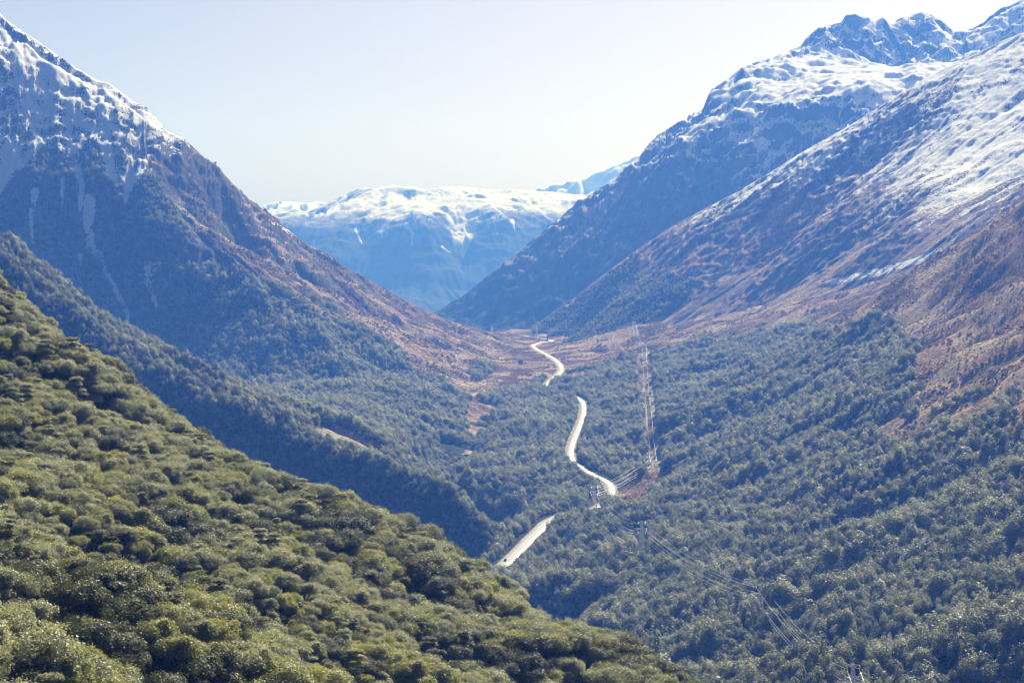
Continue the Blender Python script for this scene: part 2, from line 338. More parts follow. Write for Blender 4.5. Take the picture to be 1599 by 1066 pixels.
F_CREST = [(640, 512), (690, 486), (715, 468), (760, 432), (800, 402), (850, 362), (890, 330), (930, 300), (960, 278), (985, 255), (1000, 243), (1012, 225), (1030, 208), (1050, 197), (1060, 190), (1095, 182), (1100, 168), (1106, 150), (1112, 138), (1135, 125),
           (1160, 105), (1180, 98), (1215, 86), (1250, 72), (1262, 56), (1280, 42), (1295, 39), (1315, 34), (1320, 24), (1335, 22), (1350, 27), (1360, 26), (1366, 33), (1378, 26), (1392, 37), (1405, 28), (1420, 24), (1438, 19), (1455, 22), (1470, 31), (1480, 40), (1490, 49), (1505, 48), (1535, 36), (1545, 26), (1565, 12), (1575, 10), (1599, -3), (1770, -60)]
snowy_peaks = Body('snowy_peaks', 600, 1770, 2.0, 4420, 6700, 480, [
    (640, 512, 5650), (690, 486, 5600), (760, 432, 5550), (850, 362, 5480), (930, 300, 5400), (1000, 243, 5300), (1050, 197, 5230), (1100, 172, 5200), (1112, 140, 5260), (1160, 105, 5420), (1250, 72, 5720), (1290, 40, 5830), (1330, 22, 6010),
    (1390, 35, 6060), (1440, 20, 6100), (1500, 48, 6120), (1540, 28, 6100), (1599, -3, 6100), (1770, -60, 6100),
    (1320, 85, 5870), (1440, 112, 5870), (1520, 90, 5900), (1380, 100, 5840), (1599, 60, 5900), (1700, 20, 5900),
    (1060, 225, 5020), (1080, 240, 5000), (1150, 205, 4990), (1240, 175, 4990), (1330, 143, 5000), (1420, 128, 5030), (1500, 115, 5080), (1300, 80, 5760), (1400, 108, 5620), (1350, 110, 5450), (1200, 130, 5350),
    (1250, 265, 4850), (1150, 300, 4840), (1330, 240, 4820), (1050, 300, 4900), (1050, 400, 4760), (900, 420, 4980), (800, 480, 5040), (750, 490, 5250), (1000, 330, 5000), (900, 360, 5250), (1200, 340, 4720), (1420, 230, 4780), (1150, 400, 4600), (950, 470, 4700), (850, 500, 4850),
    (1000, -120, 4450, 'z'), (850, -210, 4550, 'z'), (700, -220, 5000, 'z'), (620, -225, 5300, 'z'), (1200, -30, 4450, 'z'), (1500, 120, 4500, 'z'), (1770, 200, 4500, 'z'),
    (650, -240, 6500, 'z'), (900, -40, 6500, 'z'), (1200, 200, 6600, 'z'), (1500, 380, 6650, 'z'), (1770, 500, 6650, 'z')],
    c=30.0, gully=[(14, 130, 520, 'ridge', 4), (4.5, 32, 240, 'ridge', 1), (2.2, 13, 110, 'ridge', 2)], rough=[(5.5, 75, 6, 5), (13, 62, 5, 3, 'r')], crest=F_CREST, crest_w=160)

D_CREST = [(330, 352), (405, 340), (440, 332), (480, 330), (500, 322), (520, 312), (545, 300), (560, 294), (580, 293), (600, 292), (615, 288), (625, 291), (650, 292), (665, 296), (690, 292), (720, 291), (735, 293), (770, 296), (800, 295), (830, 298), (860, 299), (890, 303), (930, 305), (1000, 300)]
far_mountain = Body('far_mountain', 300, 1020, 1.9, 8150, 10300, 300, [
    (330, 352, 9900), (405, 340, 9800), (500, 322, 9700), (560, 295, 9600), (620, 290, 9550), (680, 293, 9600), (740, 292, 9600), (800, 296, 9600), (860, 300, 9600), (930, 305, 9600), (1010, 300, 9600),
    (430, 350, 9100), (500, 362, 9000), (560, 352, 9000), (610, 338, 8980), (650, 342, 8930), (700, 345, 9000), (740, 330, 9100), (760, 325, 9080), (800, 345, 8980), (850, 345, 9100), (880, 340, 9150), (930, 350, 9000), (640, 315, 9300), (780, 312, 9350),
    (640, 400, 8760), (560, 410, 8720), (500, 410, 8720), (720, 400, 8800), (720, 360, 9000), (800, 400, 8800), (870, 390, 8850), (680, 450, 8560), (600, 450, 8560), (760, 450, 8600), (850, 440, 8650), (690, 482, 8400), (620, 470, 8430), (750, 480, 8430),
    (600, -245, 8200, 'z'), (350, -245, 8200, 'z'), (900, -245, 8200, 'z'), (350, -100, 8800, 'z'), (350, 100, 10200, 'z'), (700, 120, 10250, 'z'), (1000, 120, 10250, 'z')],
    c=50.0, gully=[(16, 210, 700, 'ridge', 5), (5, 60, 380, 'ridge', 3), (3, 22, 150, 'ridge', 4)], rough=[(9, 190, 5, 2), (6, 80, 5, 1, 'r')], crest=D_CREST, crest_w=260)

E_CREST = [(250, 345), (405, 324), (418, 318), (435, 314), (452, 315), (480, 317), (495, 314), (515, 317), (540, 330), (620, 345), (700, 330), (780, 310), (830, 297), (850, 293), (880, 285), (900, 281), (918, 279), (925, 272), (950, 263), (975, 252), (1010, 238), (1100, 205)]
horizon_range = Body('horizon_range', 230, 1120, 3.5, 11600, 13800, 100, [(p[0], p[1], 13000) for p in E_CREST]+[(x, -250, 11650, 'z') for x in (250, 500, 800, 1100)]+[(x, 380, 12500) for x in (250, 500, 800)]+[(1100, 280, 12500)]+[(x, -50, 13800, 'z') for x in (250, 500, 800, 1100)],
    c=60.0, gully=[(40, 200, 800, 'ridge', 1), (14, 70, 300, 'ridge', 2)], rough=[(10, 120, 4, 3), (22, 170, 5, 2, 'r')], crest=E_CREST, crest_w=400)

near_slope = Body('near_slope', -190, 1350, 8.0, 90, 1000, 190, [
    (-190, 240, 700, T+3), (0, 420, 650, T+3), (150, 545, 600, T+3), (210, 580, 565, T+3), (300, 655, 530, T+3), (420, 725, 500, T+3), (520, 757, 480, T+3), (680, 837, 460, T+4.5), (760, 887, 450, T+6), (850, 945, 440, T+5), (960, 980, 430, T), (1010, 1010, 420, T-1), (1100, 1064, 400, T-2), (1250, 1160, 380, T-2),
    (0, 1066, 170, T+3), (-190, 1000, 170, T+3), (300, 1066, 200, T+3), (600, 1066, 250, T+3), (850, 1066, 335, T+3), (200, 800, 330, T+3), (0, 700, 345, T+3), (400, 850, 350, T+3), (600, 900, 370, T+3), (700, 960, 375, T+3), (0, 550, 480, T+3), (150, 650, 450, T+3), (300, 740, 420, T+3), (60, 740, 330, T+3), (0, 850, 250, T+3), (-190, 600, 400, T+3),
    (0, -36, 120, 'z'), (400, -60, 130, 'z'), (1000, -95, 160, 'z'), (1300, -125, 260, 'z'),
    (-190, -60, 980, 'z'), (0, -95, 960, 'z'), (300, -125, 900, 'z'), (600, -135, 800, 'z'), (900, -140, 700, 'z'), (1250, -150, 640, 'z'), (0, -24, 760, 'z'), (300, -70, 660, 'z'), (600, -88, 580, 'z'), (900, -98, 530, 'z'), (1300, -150, 520, 'z')],
    c=10.0, log=True, gully=[(2.6, 22, 120, 'ridge', 2)], rough=[(1.6, 28, 4, 1)])

BODIES = [valley, left_mountain, right_mountain, snowy_peaks, far_mountain, horizon_range, near_slope]
# the road bench: flatten the valley ground across the carriageway
def catmull(P, n):
    P = np.asarray(P, float); out = []
    Q = np.r_[P[:1]*2-P[1:2], P, P[-1:]*2-P[-2:-1]]
    for i in range(1, len(Q)-2):
        for t in np.linspace(0, 1, n, endpoint=False):
            a_, b_, c_, d_ = Q[i-1:i+3]
            out.append(0.5*((2*b_)+(-a_+c_)*t+(2*a_-5*b_+4*c_-d_)*t*t+(-a_+3*b_-3*c_+d_)*t**3))
    out.append(Q[-2]); return np.array(out)
road_xyz = catmull([at(*p) for p in ROAD], 10)
kz = np.hanning(15); kz /= kz.sum()
road_xyz[:, 2] = np.convolve(np.pad(road_xyz[:, 2], 7, 'edge'), kz, 'valid')
def near_line(X, Y, line):
    """distance to a world polyline and the height of its nearest point"""
    X = np.asarray(X, float); Y = np.asarray(Y, float); shp = X.shape; X = X.ravel(); Y = Y.ravel()
    best = np.full(X.shape, 1e9); hz = np.zeros(X.shape)
    for i in range(len(line)-1):
        a_, b_ = line[i], line[i+1]; d = b_-a_; l2 = d[0]**2+d[1]**2+1e-9
        m = (X > min(a_[0], b_[0])-90) & (X < max(a_[0], b_[0])+90) & (Y > min(a_[1], b_[1])-90) & (Y < max(a_[1], b_[1])+90)
        if not m.any(): continue
        t = np.clip(((X[m]-a_[0])*d[0]+(Y[m]-a_[1])*d[1])/l2, 0, 1)
        q = np.hypot(X[m]-a_[0]-t*d[0], Y[m]-a_[1]-t*d[1]); k = q < best[m]
        bm = best[m]; hm = hz[m]; bm[k] = q[k]; hm[k] = a_[2]+t[k]*d[2]; best[m] = bm; hz[m] = hm
    return best.reshape(shp), hz.reshape(shp)
rd, rz = near_line(valley.X, valley.Y, road_xyz)
STREAM = catmull([at(*p) for p in [(745, 628, 2740), (718, 655, 2480), (697, 690, 2240), (690, 722, 2060), (712, 765, 1890), (775, 803, 1770), (815, 850, 1640)]], 8)
sd, _ = near_line(valley.X, valley.Y, STREAM)
valley.Z = valley.Z-17.0*np.exp(-(sd/26.0)**2)
BANKS = [([(700, 770, 2010), (715, 763, 2005), (747, 757, 2000), (786, 750, 1995), (822, 746, 2000), (858, 757, 1990)], 42, 120),
         ([(545, 645, 2330), (600, 650, 2300), (650, 655, 2290), (700, 668, 2280), (722, 672, 2275)], 26, 90),
         ([(-150, 262, 1945), (0, 389, 1895), (100, 484, 1875), (250, 568, 1845), (400, 630, 1795), (520, 684, 1756), (600, 715, 1731), (700, 762, 1706), (790, 812, 1686)], 34, 90),
         ([(960, 950, 1120), (1000, 957, 1100), (1100, 970, 1085), (1180, 980, 1060), (1260, 992, 1030), (1310, 1010, 1000)], 26, 60)]
for line, dep, back in BANKS:
    L_ = catmull([at(*p) for p in line], 8); d_, _ = near_line(valley.X, valley.Y, L_)
    far = np.full(d_.shape, 1e9); m_ = (valley.X > L_[:, 0].min()-20) & (valley.X < L_[:, 0].max()+20)
    yl = np.interp(valley.X, L_[:, 0], L_[:, 1]); s_ = yl-valley.Y              # metres in front of the bank's edge
    ends_ = sstep(0, 40, np.minimum(valley.X-L_[:, 0].min(), L_[:, 0].max()-valley.X))
    valley.Z = valley.Z-np.where(m_ & (s_ > 0), dep*sstep(0, 24, s_)*np.exp(-np.maximum(s_-24, 0)/back)*ends_, 0)
wr = 1-sstep(9.0, 30.0, rd)
valley.Z = np.where(wr > 0, valley.Z*(1-wr)+(rz-0.35)*wr, valley.Z)
valley.update(); valley.road_d = rd

# ----------------------------------------------------------------- ground cover masks
def streaks(px, py, lines, soft=1.6):
    m = np.zeros(px.shape)
    for (pts, w0, w1) in lines:
        d, r = polydist(px, py, pts); w = w0+(w1-w0)*r
        m = np.maximum(m, 1-sstep(w*0.45, w*soft, d))
    return m
FOREST_V = [(-200, 200), (0, 330), (400, 600), (700, 600), (722, 622), (760, 612), (830, 602), (880, 600), (905, 590), (940, 575), (1010, 556), (1100, 533), (1180, 518), (1250, 510), (1300, 520), (1345, 500), (1400, 490), (1430, 560), (1420, 620), (1330, 685),
            (1400, 690), (1430, 740), (1500, 720), (1560, 760), (1610, 700), (1800, 650), (1800, 1200), (-200, 1200)]
CLEAR = [[(972, 800), (958, 775), (985, 752), (1015, 735), (1045, 728), (1052, 742), (1030, 760), (1005, 790), (1000, 800)],
         [(490, 666), (535, 666), (578, 680), (605, 708), (590, 718), (540, 706), (498, 688)],
         [(722, 626), (704, 600), (745, 598), (770, 612), (748, 626)]]
def forest_mask_v(px, py, x, y):
    jx = px+7*fbm(x/60, y/60, 3, 2); jy = py+6*fbm(x/60, y/60, 3, 3)
    m = inpoly(jx, jy, FOREST_V)
    for c in CLEAR: m &= ~inpoly(px, py, c)
    return m
vX, vY, vZ, vPX, vPY = valley.X, valley.Y, valley.Z, valley.PX, valley.PY
fv = forest_mask_v(vPX, vPY, vX, vY).astype(float)*sstep(9, 14, polydist(vPX, vPY, [(1022, 738), (1018, 690), (1013, 640), (1009, 600), (1004, 560)])[0])
road_w = 1-sstep(4.5, 8, valley.road_d)
grav = np.maximum(road_w*0.75, 0)
grav = np.maximum(grav, streaks(vPX, vPY, [([(505, 675), (545, 686), (588, 707)], 7, 3), ([(900, 587), (922, 585), (930, 584)], 2.2, 1.6), ([(878, 592), (888, 600), (884, 606)], 3, 2), ([(715, 622), (740, 615), (760, 612)], 4, 2), ([(1030, 735), (1026, 690), (1021, 640), (1016, 600), (1012, 565)], 3.0, 2.0), ([(1014, 735), (1010, 690), (1006, 640), (1003, 600)], 2.2, 1.5), ([(1012, 738), (1008, 748), (1013, 752)], 1.6, 1.3), ([(994, 772), (991, 782)], 1.4, 1.2), ([(790, 900), (812, 872), (818, 880), (812, 905)], 7, 7)])*0.85)
tus_v = np.clip(0.95-fv*1.5, 0, 1)
cor_w = 1-sstep(9, 14, polydist(vPX, vPY, [(1022, 730), (1018, 690), (1013, 640), (1009, 600), (1004, 560)])[0])
tus_v = tus_v*(1-0.45*cor_w); grav = np.maximum(grav, cor_w*0.44)
valley.build(dict(forest=fv*0.95, tussock=tus_v, gravel=grav), 'forested valley floor rising to a low brown pass')

# left mountain
b = left_mountain; zz = b.Z-ZC; sl = b.slope(); px, py = b.PX, b.PY
s1 = b.streak[0]; s2 = b.streak[1]; s3 = b.streak[2]
SPUR = [(60, 120), (100, 175), (150, 207), (235, 258), (275, 320), (310, 375), (345, 410), (385, 450), (402, 500), (395, 560), (380, 640)]
spx = np.interp(py, [p[1] for p in SPUR], [p[0] for p in SPUR])
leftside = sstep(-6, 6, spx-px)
FOREST_C = [(300, 400), (335, 415), (380, 425), (420, 440), (480, 480), (540, 500), (600, 545), (640, 575), (650, 590), (700, 600), (730, 640), (730, 720), (300, 720), (-200, 720), (-200, 340), (0, 310), (60, 240), (120, 235), (165, 245), (215, 265), (250, 290), (285, 350)]
fc = inpoly(px+8*fbm(b.X/50, b.Y/50, 3, 1), py+8*fbm(b.X/50, b.Y/50, 3, 4), FOREST_C).astype(float)
snow = np.minimum(0.5+(zz-130)/170, 0.74)+0.07*s1+0.10*s2+0.05*s3+0.12*fbm(b.X/60, b.Y/60, 4, 2)
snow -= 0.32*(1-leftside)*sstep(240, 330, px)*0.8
snow -= np.clip(sl-0.85, 0, 2)*0.5
snow = np.where(fc > 0.5, snow-0.55, snow)
sn_lines = [([(158, 395), (163, 420), (180, 452), (197, 485), (204, 528)], 3.5, 2.5), ([(240, 412), (236, 425), (232, 445), (245, 480)], 11, 2), ([(196, 262), (200, 285), (196, 318)], 13, 2), ([(225, 255), (210, 280), (200, 300)], 5, 3),
            ([(112, 232), (120, 260), (128, 290), (124, 330)], 9, 2), ([(97, 280), (97, 320)], 3, 2), ([(55, 300), (48, 345), (52, 385)], 5, 2), ([(140, 310), (138, 350), (142, 385), (155, 400)], 7, 5), ([(20, 230), (10, 260), (-10, 300)], 16, 8), ([(60, 220), (30, 260)], 8, 5),
            ([(125, 400), (126, 410)], 3, 3), ([(165, 230), (175, 270), (185, 290)], 8, 2), ([(115, 178), (125, 190), (145, 200)], 9, 6)]
snow = np.maximum(snow, streaks(px, py, sn_lines, 2.2)*(0.84+0.2*fbm(b.X/25, b.Y/25, 3, 1)))
snow = np.maximum(snow, streaks(px, py, [([(425, 346), (470, 372), (505, 397), (545, 418)], 2.0, 1.2), ([(440, 356), (470, 380)], 1.5, 1)])*(0.7+0.25*s2))
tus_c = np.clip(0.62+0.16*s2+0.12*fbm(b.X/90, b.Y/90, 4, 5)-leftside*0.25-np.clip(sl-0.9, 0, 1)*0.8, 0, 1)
grc = streaks(px, py, [([(706, 592), (716, 560)], 3, 2), ([(708, 560), (720, 568)], 4, 3), ([(730, 575), (742, 582)], 3, 2)])*0.5
left_mountain.fc = fc
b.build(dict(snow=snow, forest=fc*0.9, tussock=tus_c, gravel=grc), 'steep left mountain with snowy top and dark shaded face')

b = right_mountain; zz = b.Z-ZC; sl = b.slope(); px, py = b.PX, b.PY
s1 = b.streak[0]; s2 = b.streak[1]; s3 = b.streak[2]
snow = np.minimum(0.5+(zz-95)/190, 0.74)+0.08*s1+0.13*s2+0.09*s3+0.10*fbm(b.X/80, b.Y/80, 4, 2)-np.clip(sl-0.75, 0, 2)*0.6
snow = np.maximum(snow, streaks(px, py, [([(1300, 440), (1370, 425), (1440, 405), (1470, 395)], 6, 7)])*(0.6+0.1*s3))
fg = inpoly(px+8*fbm(b.X/50, b.Y/50, 3, 1), py+5*fbm(b.X/50, b.Y/50, 3, 4), [(840, 560), (840, 500), (905, 462), (985, 410), (1010, 430), (1060, 430), (1090, 445), (1060, 470), (1010, 500), (930, 560)]).astype(float)
tus_g = np.clip(0.60+0.12*s2+0.14*fbm(b.X/100, b.Y/100, 4, 5)-np.clip(sl-0.9, 0, 1)*0.6, 0, 1)
right_mountain.fg = fg
b.build(dict(snow=snow, tussock=tus_g, forest=fg*0.8), 'right mountain with snow streaked upper slope and brown lower slope')

b = snowy_peaks; zz = b.Z-ZC; sl = b.slope(); px, py = b.PX, b.PY
s1 = b.streak[0]; s2 = b.streak[1]; s3 = b.streak[2]
snow = 0.5+(zz-105)/170+0.07*s1+0.09*s2+0.06*s3+0.12*fbm(b.X/90, b.Y/90, 4, 2)
snow = np.minimum(snow, 0.84)-np.clip(sl-0.85, 0, 2)*0.5
tus_f = np.clip(0.60+0.10*s2+0.14*fbm(b.X/100, b.Y/100, 4, 5)-np.clip(sl-0.9, 0, 1)*0.5, 0, 1)
ff = sstep(40, -60, zz+25*fbm(b.X/120, b.Y/120, 4, 1)+18*s1)*0.62
b.build(dict(snow=snow, tussock=tus_f, forest=ff), 'high rocky peaks with a broad sunlit snow shelf')

b = far_mountain; zz = b.Z-ZC; sl = b.slope(); px, py = b.PX, b.PY
s1 = b.streak[0]; s2 = b.streak[1]; s3 = b.streak[2]
snow = np.minimum(0.5+(zz-105)/120, 0.82)+0.12*s1+0.09*s2+0.05*s3
snow = np.minimum(snow, 0.80)-np.clip(sl-0.9, 0, 2)*0.4
snow = np.maximum(snow, streaks(px, py, [([(722, 325), (722, 360), (723, 402)], 40, 2), ([(634, 350), (644, 362), (643, 382)], 5, 1.5), ([(762, 345), (764, 365)], 3, 1), ([(555, 358), (565, 380)], 2.5, 1), ([(770, 340), (776, 366)], 2.5, 1), ([(800, 345), (803, 362)], 4, 1), ([(690, 385), (705, 396)], 2, 1), ([(590, 352), (598, 372)], 3, 1)])*(0.70+0.08*s3))
b.build(dict(snow=snow, forest=np.where(zz < 60, 0.85, 0.1), tussock=0.4), 'broad far mountain with a snowy plateau and blue forested face')
b = horizon_range; zz = b.Z-ZC
b.build(dict(snow=0.5+(zz-10)/220+0.12*b.streak[0], tussock=0.4), 'distant snow dusted range on the skyline')
b = near_slope
b.build(dict(forest=1.0), 'steep near hillside under beech forest')
# ground sheet far below everything, out to the horizon
def sheet():
    s = 16500.0; n = 24; vs, fs = [], []
    for j in range(n+1):
        for i in range(n+1): vs.append((-s/2+s*i/n, -400+15500*j/n, 36+3*math.sin(i*1.7)*math.cos(j*2.1)))
    for j in range(n):
        for i in range(n): k = j*(n+1)+i; fs.append((k, k+1, k+n+2, k+n+1))
    o = mesh_obj('ground', vs, fs, M_TERRAIN, smooth=True)
    at_ = o.data.attributes.new('forest', 'FLOAT', 'POINT'); at_.data.foreach_set('value', np.ones(len(vs), np.float32))
    tag(o, 'lowland ground between the mountains', kind='structure')
sheet()

def ground_z(x, y):
    return np.max([bd.height(x, y) for bd in BODIES], 0)
def hit(px, py):
    """where the sight line of an image point first meets the ground"""
    tx, te = ray(px, py); D = np.concatenate([np.arange(100, 1000, 1.0), np.arange(1000, 5000, 2.0)])
    g = ground_z(tx*D, D)-(ZC+te*D); k = np.argmax(g > 0); d = D[k]
    return np.array([float(tx*d), d, float(ground_z(tx*d, d))])

# ----------------------------------------------------------------- haze
def haze():
    vs = [(-8600, -450, 128.0), (8600, -450, 128.0), (8600, 15150, 128.0), (-8600, 15150, 128.0)]
    top = max(bd.Z.max() for bd in BODIES)+40
    vs += [(x, y, top) for x, y, _ in vs[:4]]
    vs = [(x, y, (31.5 if z < 200 else z)) for x, y, z in vs]
    fs = [(3, 2, 1, 0), (4, 5, 6, 7), (0, 1, 5, 4), (1, 2, 6, 5), (2, 3, 7, 6), (3, 0, 4, 7)]
    m = bpy.data.materials.new('haze'); m.use_nodes = True; nt = m.node_tree; nt.nodes.clear()
    out = nt.nodes.new('ShaderNodeOutputMaterial'); v = nt.nodes.new('ShaderNodeVolumePrincipled')
    v.inputs['Color'].default_value = (*HAZE_COLOR, 1); v.inputs['Density'].default_value = HAZE_DENSITY
    v.inputs['Anisotropy'].default_value = 0.2
    v.inputs['Absorption Color'].default_value = (1, 1, 1, 1)
    nt.links.new(v.outputs[0], out.inputs['Volume'])
    o = mesh_obj('haze', vs, fs, m); tag(o, 'pale blue haze filling the valley', kind='stuff')
haze()

# ----------------------------------------------------------------- foliage
def leaf_material(name, stops, trans=0.27, rough=0.52, spec=0.42, patch=0.06):
    m, nt, b = mat(name); L = nt.links
    oi = nt.nodes.new('ShaderNodeObjectInfo'); geo = nt.nodes.new('ShaderNodeNewGeometry')
    n = noise_node(nt, patch, 4, 0.6, geo.outputs['Position']).outputs[0]
    f = math_node(nt, 'ADD', math_node(nt, 'MULTIPLY', oi.outputs['Random'], 0.4), math_node(nt, 'MULTIPLY', geo.outputs['Random Per Island'], 0.2))
    f = math_node(nt, 'ADD', f, math_node(nt, 'MULTIPLY', n, 0.85))
    f = math_node(nt, 'SUBTRACT', f, 0.21)
    c = ramp_node(nt, f, stops)
    L.new(c, b.inputs['Base Color']); b.inputs['Roughness'].default_value = rough; b.inputs['Specular IOR Level'].default_value = spec
    tr = nt.nodes.new('ShaderNodeBsdfTranslucent');  mx = nt.nodes.new('ShaderNodeMixShader'); mx.inputs[0].default_value = trans; tc = nt.nodes.new('ShaderNodeMix'); tc.data_type = 'RGBA'; tc.blend_type = 'MULTIPLY'; tc.inputs[0].default_value = 1.0; tc.inputs[7].default_value = (1.5, 1.5, 0.9, 1); L.new(c, tc.inputs[6])
    L.new(b.outputs[0], mx.inputs[1]); L.new(tr.outputs[0], mx.inputs[2]); L.new(tc.outputs[2], tr.inputs[0]); L.new(mx.outputs[0], nt.nodes['Material Output'].inputs['Surface'])
    return m
M_LEAF = {'olive': leaf_material('olive_leaves', [(0.1, (0.18, 0.195, 0.06)), (0.5, (0.32, 0.325, 0.115)), (0.9, (0.43, 0.41, 0.165))]),
          'grey-green': leaf_material('grey_green_leaves', [(0.1, (0.18, 0.195, 0.11)), (0.5, (0.31, 0.32, 0.195)), (0.9, (0.43, 0.43, 0.29))]),
          'dark green': leaf_material('dark_green_leaves', [(0.1, (0.06, 0.07, 0.025)), (0.5, (0.11, 0.12, 0.045)), (0.9, (0.18, 0.18, 0.07))], trans=0.25),
          'rusty brown': leaf_material('rusty_brown_twigs', [(0.1, (0.045, 0.033, 0.022)), (0.5, (0.075, 0.055, 0.036)), (0.9, (0.11, 0.08, 0.045))], trans=0.1)}
M_FAR = leaf_material('valley_leaves', [(0.15, (0.105, 0.12, 0.08)), (0.5, (0.215, 0.23, 0.155)), (0.85, (0.35, 0.355, 0.25))], trans=0.35, rough=0.55, spec=0.4, patch=0.018)
M_SCRUB = leaf_material('scrub_leaves', [(0.1, (0.16, 0.125, 0.08)), (0.45, (0.30, 0.20, 0.135)), (0.7, (0.46, 0.34, 0.22)), (0.95, (0.20, 0.20, 0.115))], trans=0.3, spec=0.2, rough=0.7)
mb, nb, bb = mat('beech_bark')
nn = noise_node(nb, 3.0, 4); nb.links.new(ramp_node(nb, nn.outputs[0], [(0.35, (0.05, 0.045, 0.04)), (0.65, (0.16, 0.145, 0.125))]), bb.inputs['Base Color']); bb.inputs['Roughness'].default_value = 0.9
M_BARK = mb

def tube(path, radii, sides=6):
    path = np.asarray(path, float); vs, fs = [], []
    for i, p in enumerate(path):
        d = path[min(i+1, len(path)-1)]-path[max(i-1, 0)]; d /= np.linalg.norm(d)+1e-9
        u = np.cross(d, (0.3, 0.9, 0.1) if abs(d[2]) > 0.7 else (0, 0, 1)); u /= np.linalg.norm(u)+1e-9; w = np.cross(d, u)
        for k in range(sides):
            t = 2*math.pi*k/sides; vs.append(p+radii[i]*(math.cos(t)*u+math.sin(t)*w))
    for i in range(len(path)-1):
        for k in range(sides): a_ = i*sides+k; b_ = i*sides+(k+1) % sides; fs.append((a_, b_, b_+sides, a_+sides))
    fs.append(tuple(range(sides-1, -1, -1))); fs.append(tuple(range((len(path)-1)*sides, len(path)*sides)))
    return vs, fs
def join(parts):
    V, Fc = [], []
    for v, f in parts:
        o = len(V); V += [tuple(p) for p in v]; Fc += [tuple(i+o for i in q) for q in f]
    return V, Fc
def crown_shape(rng, kind, h, r):
    """tips of the sprays of a crown: centre, radius, outward direction"""
    tips = []
    if kind == 'domed': n = 80
    elif kind == 'layered': n = 84
    elif kind == 'narrow': n = 66
    elif kind == 'bushy': n = 64
    else: n = 70
    lobes = [(rng.uniform(0, 6.28), rng.uniform(0.25, 0.62), rng.uniform(0.5, 1.0)) for _ in range(7)]
    for i in range(n):
        t = rng.random(); a_ = rng.uniform(0, 6.28)
        if kind == 'layered':
            lv = rng.randint(0, 5); t = 0.30+0.68*lv/5; R = r*(1.05-0.75*((t-0.3)/0.7)**1.4); z = h*t+rng.uniform(-0.12, 0.12)*h/8; q = math.sqrt(rng.random())
        elif kind == 'narrow':
            t = 0.22+0.78*t; R = r*(1.02-t)**0.75*1.1; z = h*t; q = math.sqrt(rng.uniform(0.2, 1))
        elif kind == 'bushy':
            t = 0.12+0.88*t; R = r*math.sqrt(max(0.02, 1-t*t)); z = h*t; q = math.sqrt(rng.uniform(0.3, 1))
        else:
            lb = lobes[rng.randrange(7)]; ph = math.acos(rng.uniform(-0.25, 1)); rr = r*rng.uniform(0.34, 0.5)
            cx, cy = r*lb[1]*math.cos(lb[0]), r*lb[1]*math.sin(lb[0]); cz = h*(0.48+0.30*lb[2]*(1-lb[1]*0.6))
            tips.append((np.array([cx+rr*math.sin(ph)*math.cos(a_), cy+rr*math.sin(ph)*math.sin(a_), cz+rr*0.8*math.cos(ph)]), r*rng.uniform(0.2, 0.32), a_)); continue
        tips.append((np.array([R*q*math.cos(a_), R*q*math.sin(a_), z-0.10*R*q]), r*rng.uniform(0.18, 0.30), a_))
    return tips
def make_leaves(rng, tips, per, size, flat=0.28, twig=False, spread=0.42):
    np_r = np.random.RandomState(rng.randint(0, 10**6)); V = []; Q = []
    C = np.concatenate([np.repeat(t[0][None], per, 0) for t in tips]); R = np.repeat([t[1] for t in tips], per)
    N = len(C); ang = np_r.uniform(0, 6.283, N); rad = np.sqrt(np_r.rand(N))*R
    ctr = np.mean([t[0] for t in tips], 0); O = C-ctr; O /= np.linalg.norm(O, axis=1)[:, None]+1e-9
    P = C+np.c_[rad*np.cos(ang), rad*np.sin(ang), R*flat*(np_r.normal(0, 0.55, N))-0.35*rad*rad/R]
    nrm = np_r.normal(0, 1, (N, 3))*spread+(0, 0, 0.62)+O*0.6; nrm /= np.linalg.norm(nrm, axis=1)[:, None]
    u = np.cross(nrm, np_r.normal(0, 1, (N, 3))); u /= np.linalg.norm(u, axis=1)[:, None]+1e-9; w = np.cross(nrm, u)
    s = size*np_r.uniform(0.6, 1.4, N)[:, None]; e_ = (0.22 if twig else np_r.uniform(0.45, 0.8, N)[:, None])
    V = np.stack([P-u*s, P-w*s*e_+nrm*s*0.12, P+u*s, P+w*s*e_+nrm*s*0.12], 1).reshape(-1, 3)
    Q = np.arange(N*4).reshape(N, 4)
    return V, Q
def make_trunk(rng, h, r, tips, nlimb=7, k=6):
    lean = rng.uniform(-0.08, 0.08)*h, rng.uniform(-0.08, 0.08)*h
    def pos(t): return np.array([lean[0]*t*t, lean[1]*t*t, h*0.82*t-0.8*(1-t)])
    parts = [tube([pos(t)+np.array([rng.uniform(-.08, .08), rng.uniform(-.08, .08), 0])*t for t in (0, .25, .5, .75, 1)], [0.05*r+0.09, .05*r+.05, .04*r+.04, .03*r+.02, .02], k)]
    for i in range(nlimb):
        tip = tips[rng.randrange(len(tips))][0]; t0 = min(0.9, max(0.2, tip[2]/h-0.28)); a_ = pos(t0); m_ = (a_+tip)/2+np.array([0, 0, -0.1*r])
        parts.append(tube([a_, m_, tip], [0.08, 0.055, 0.02], max(3, k-2)))
    return join(parts)

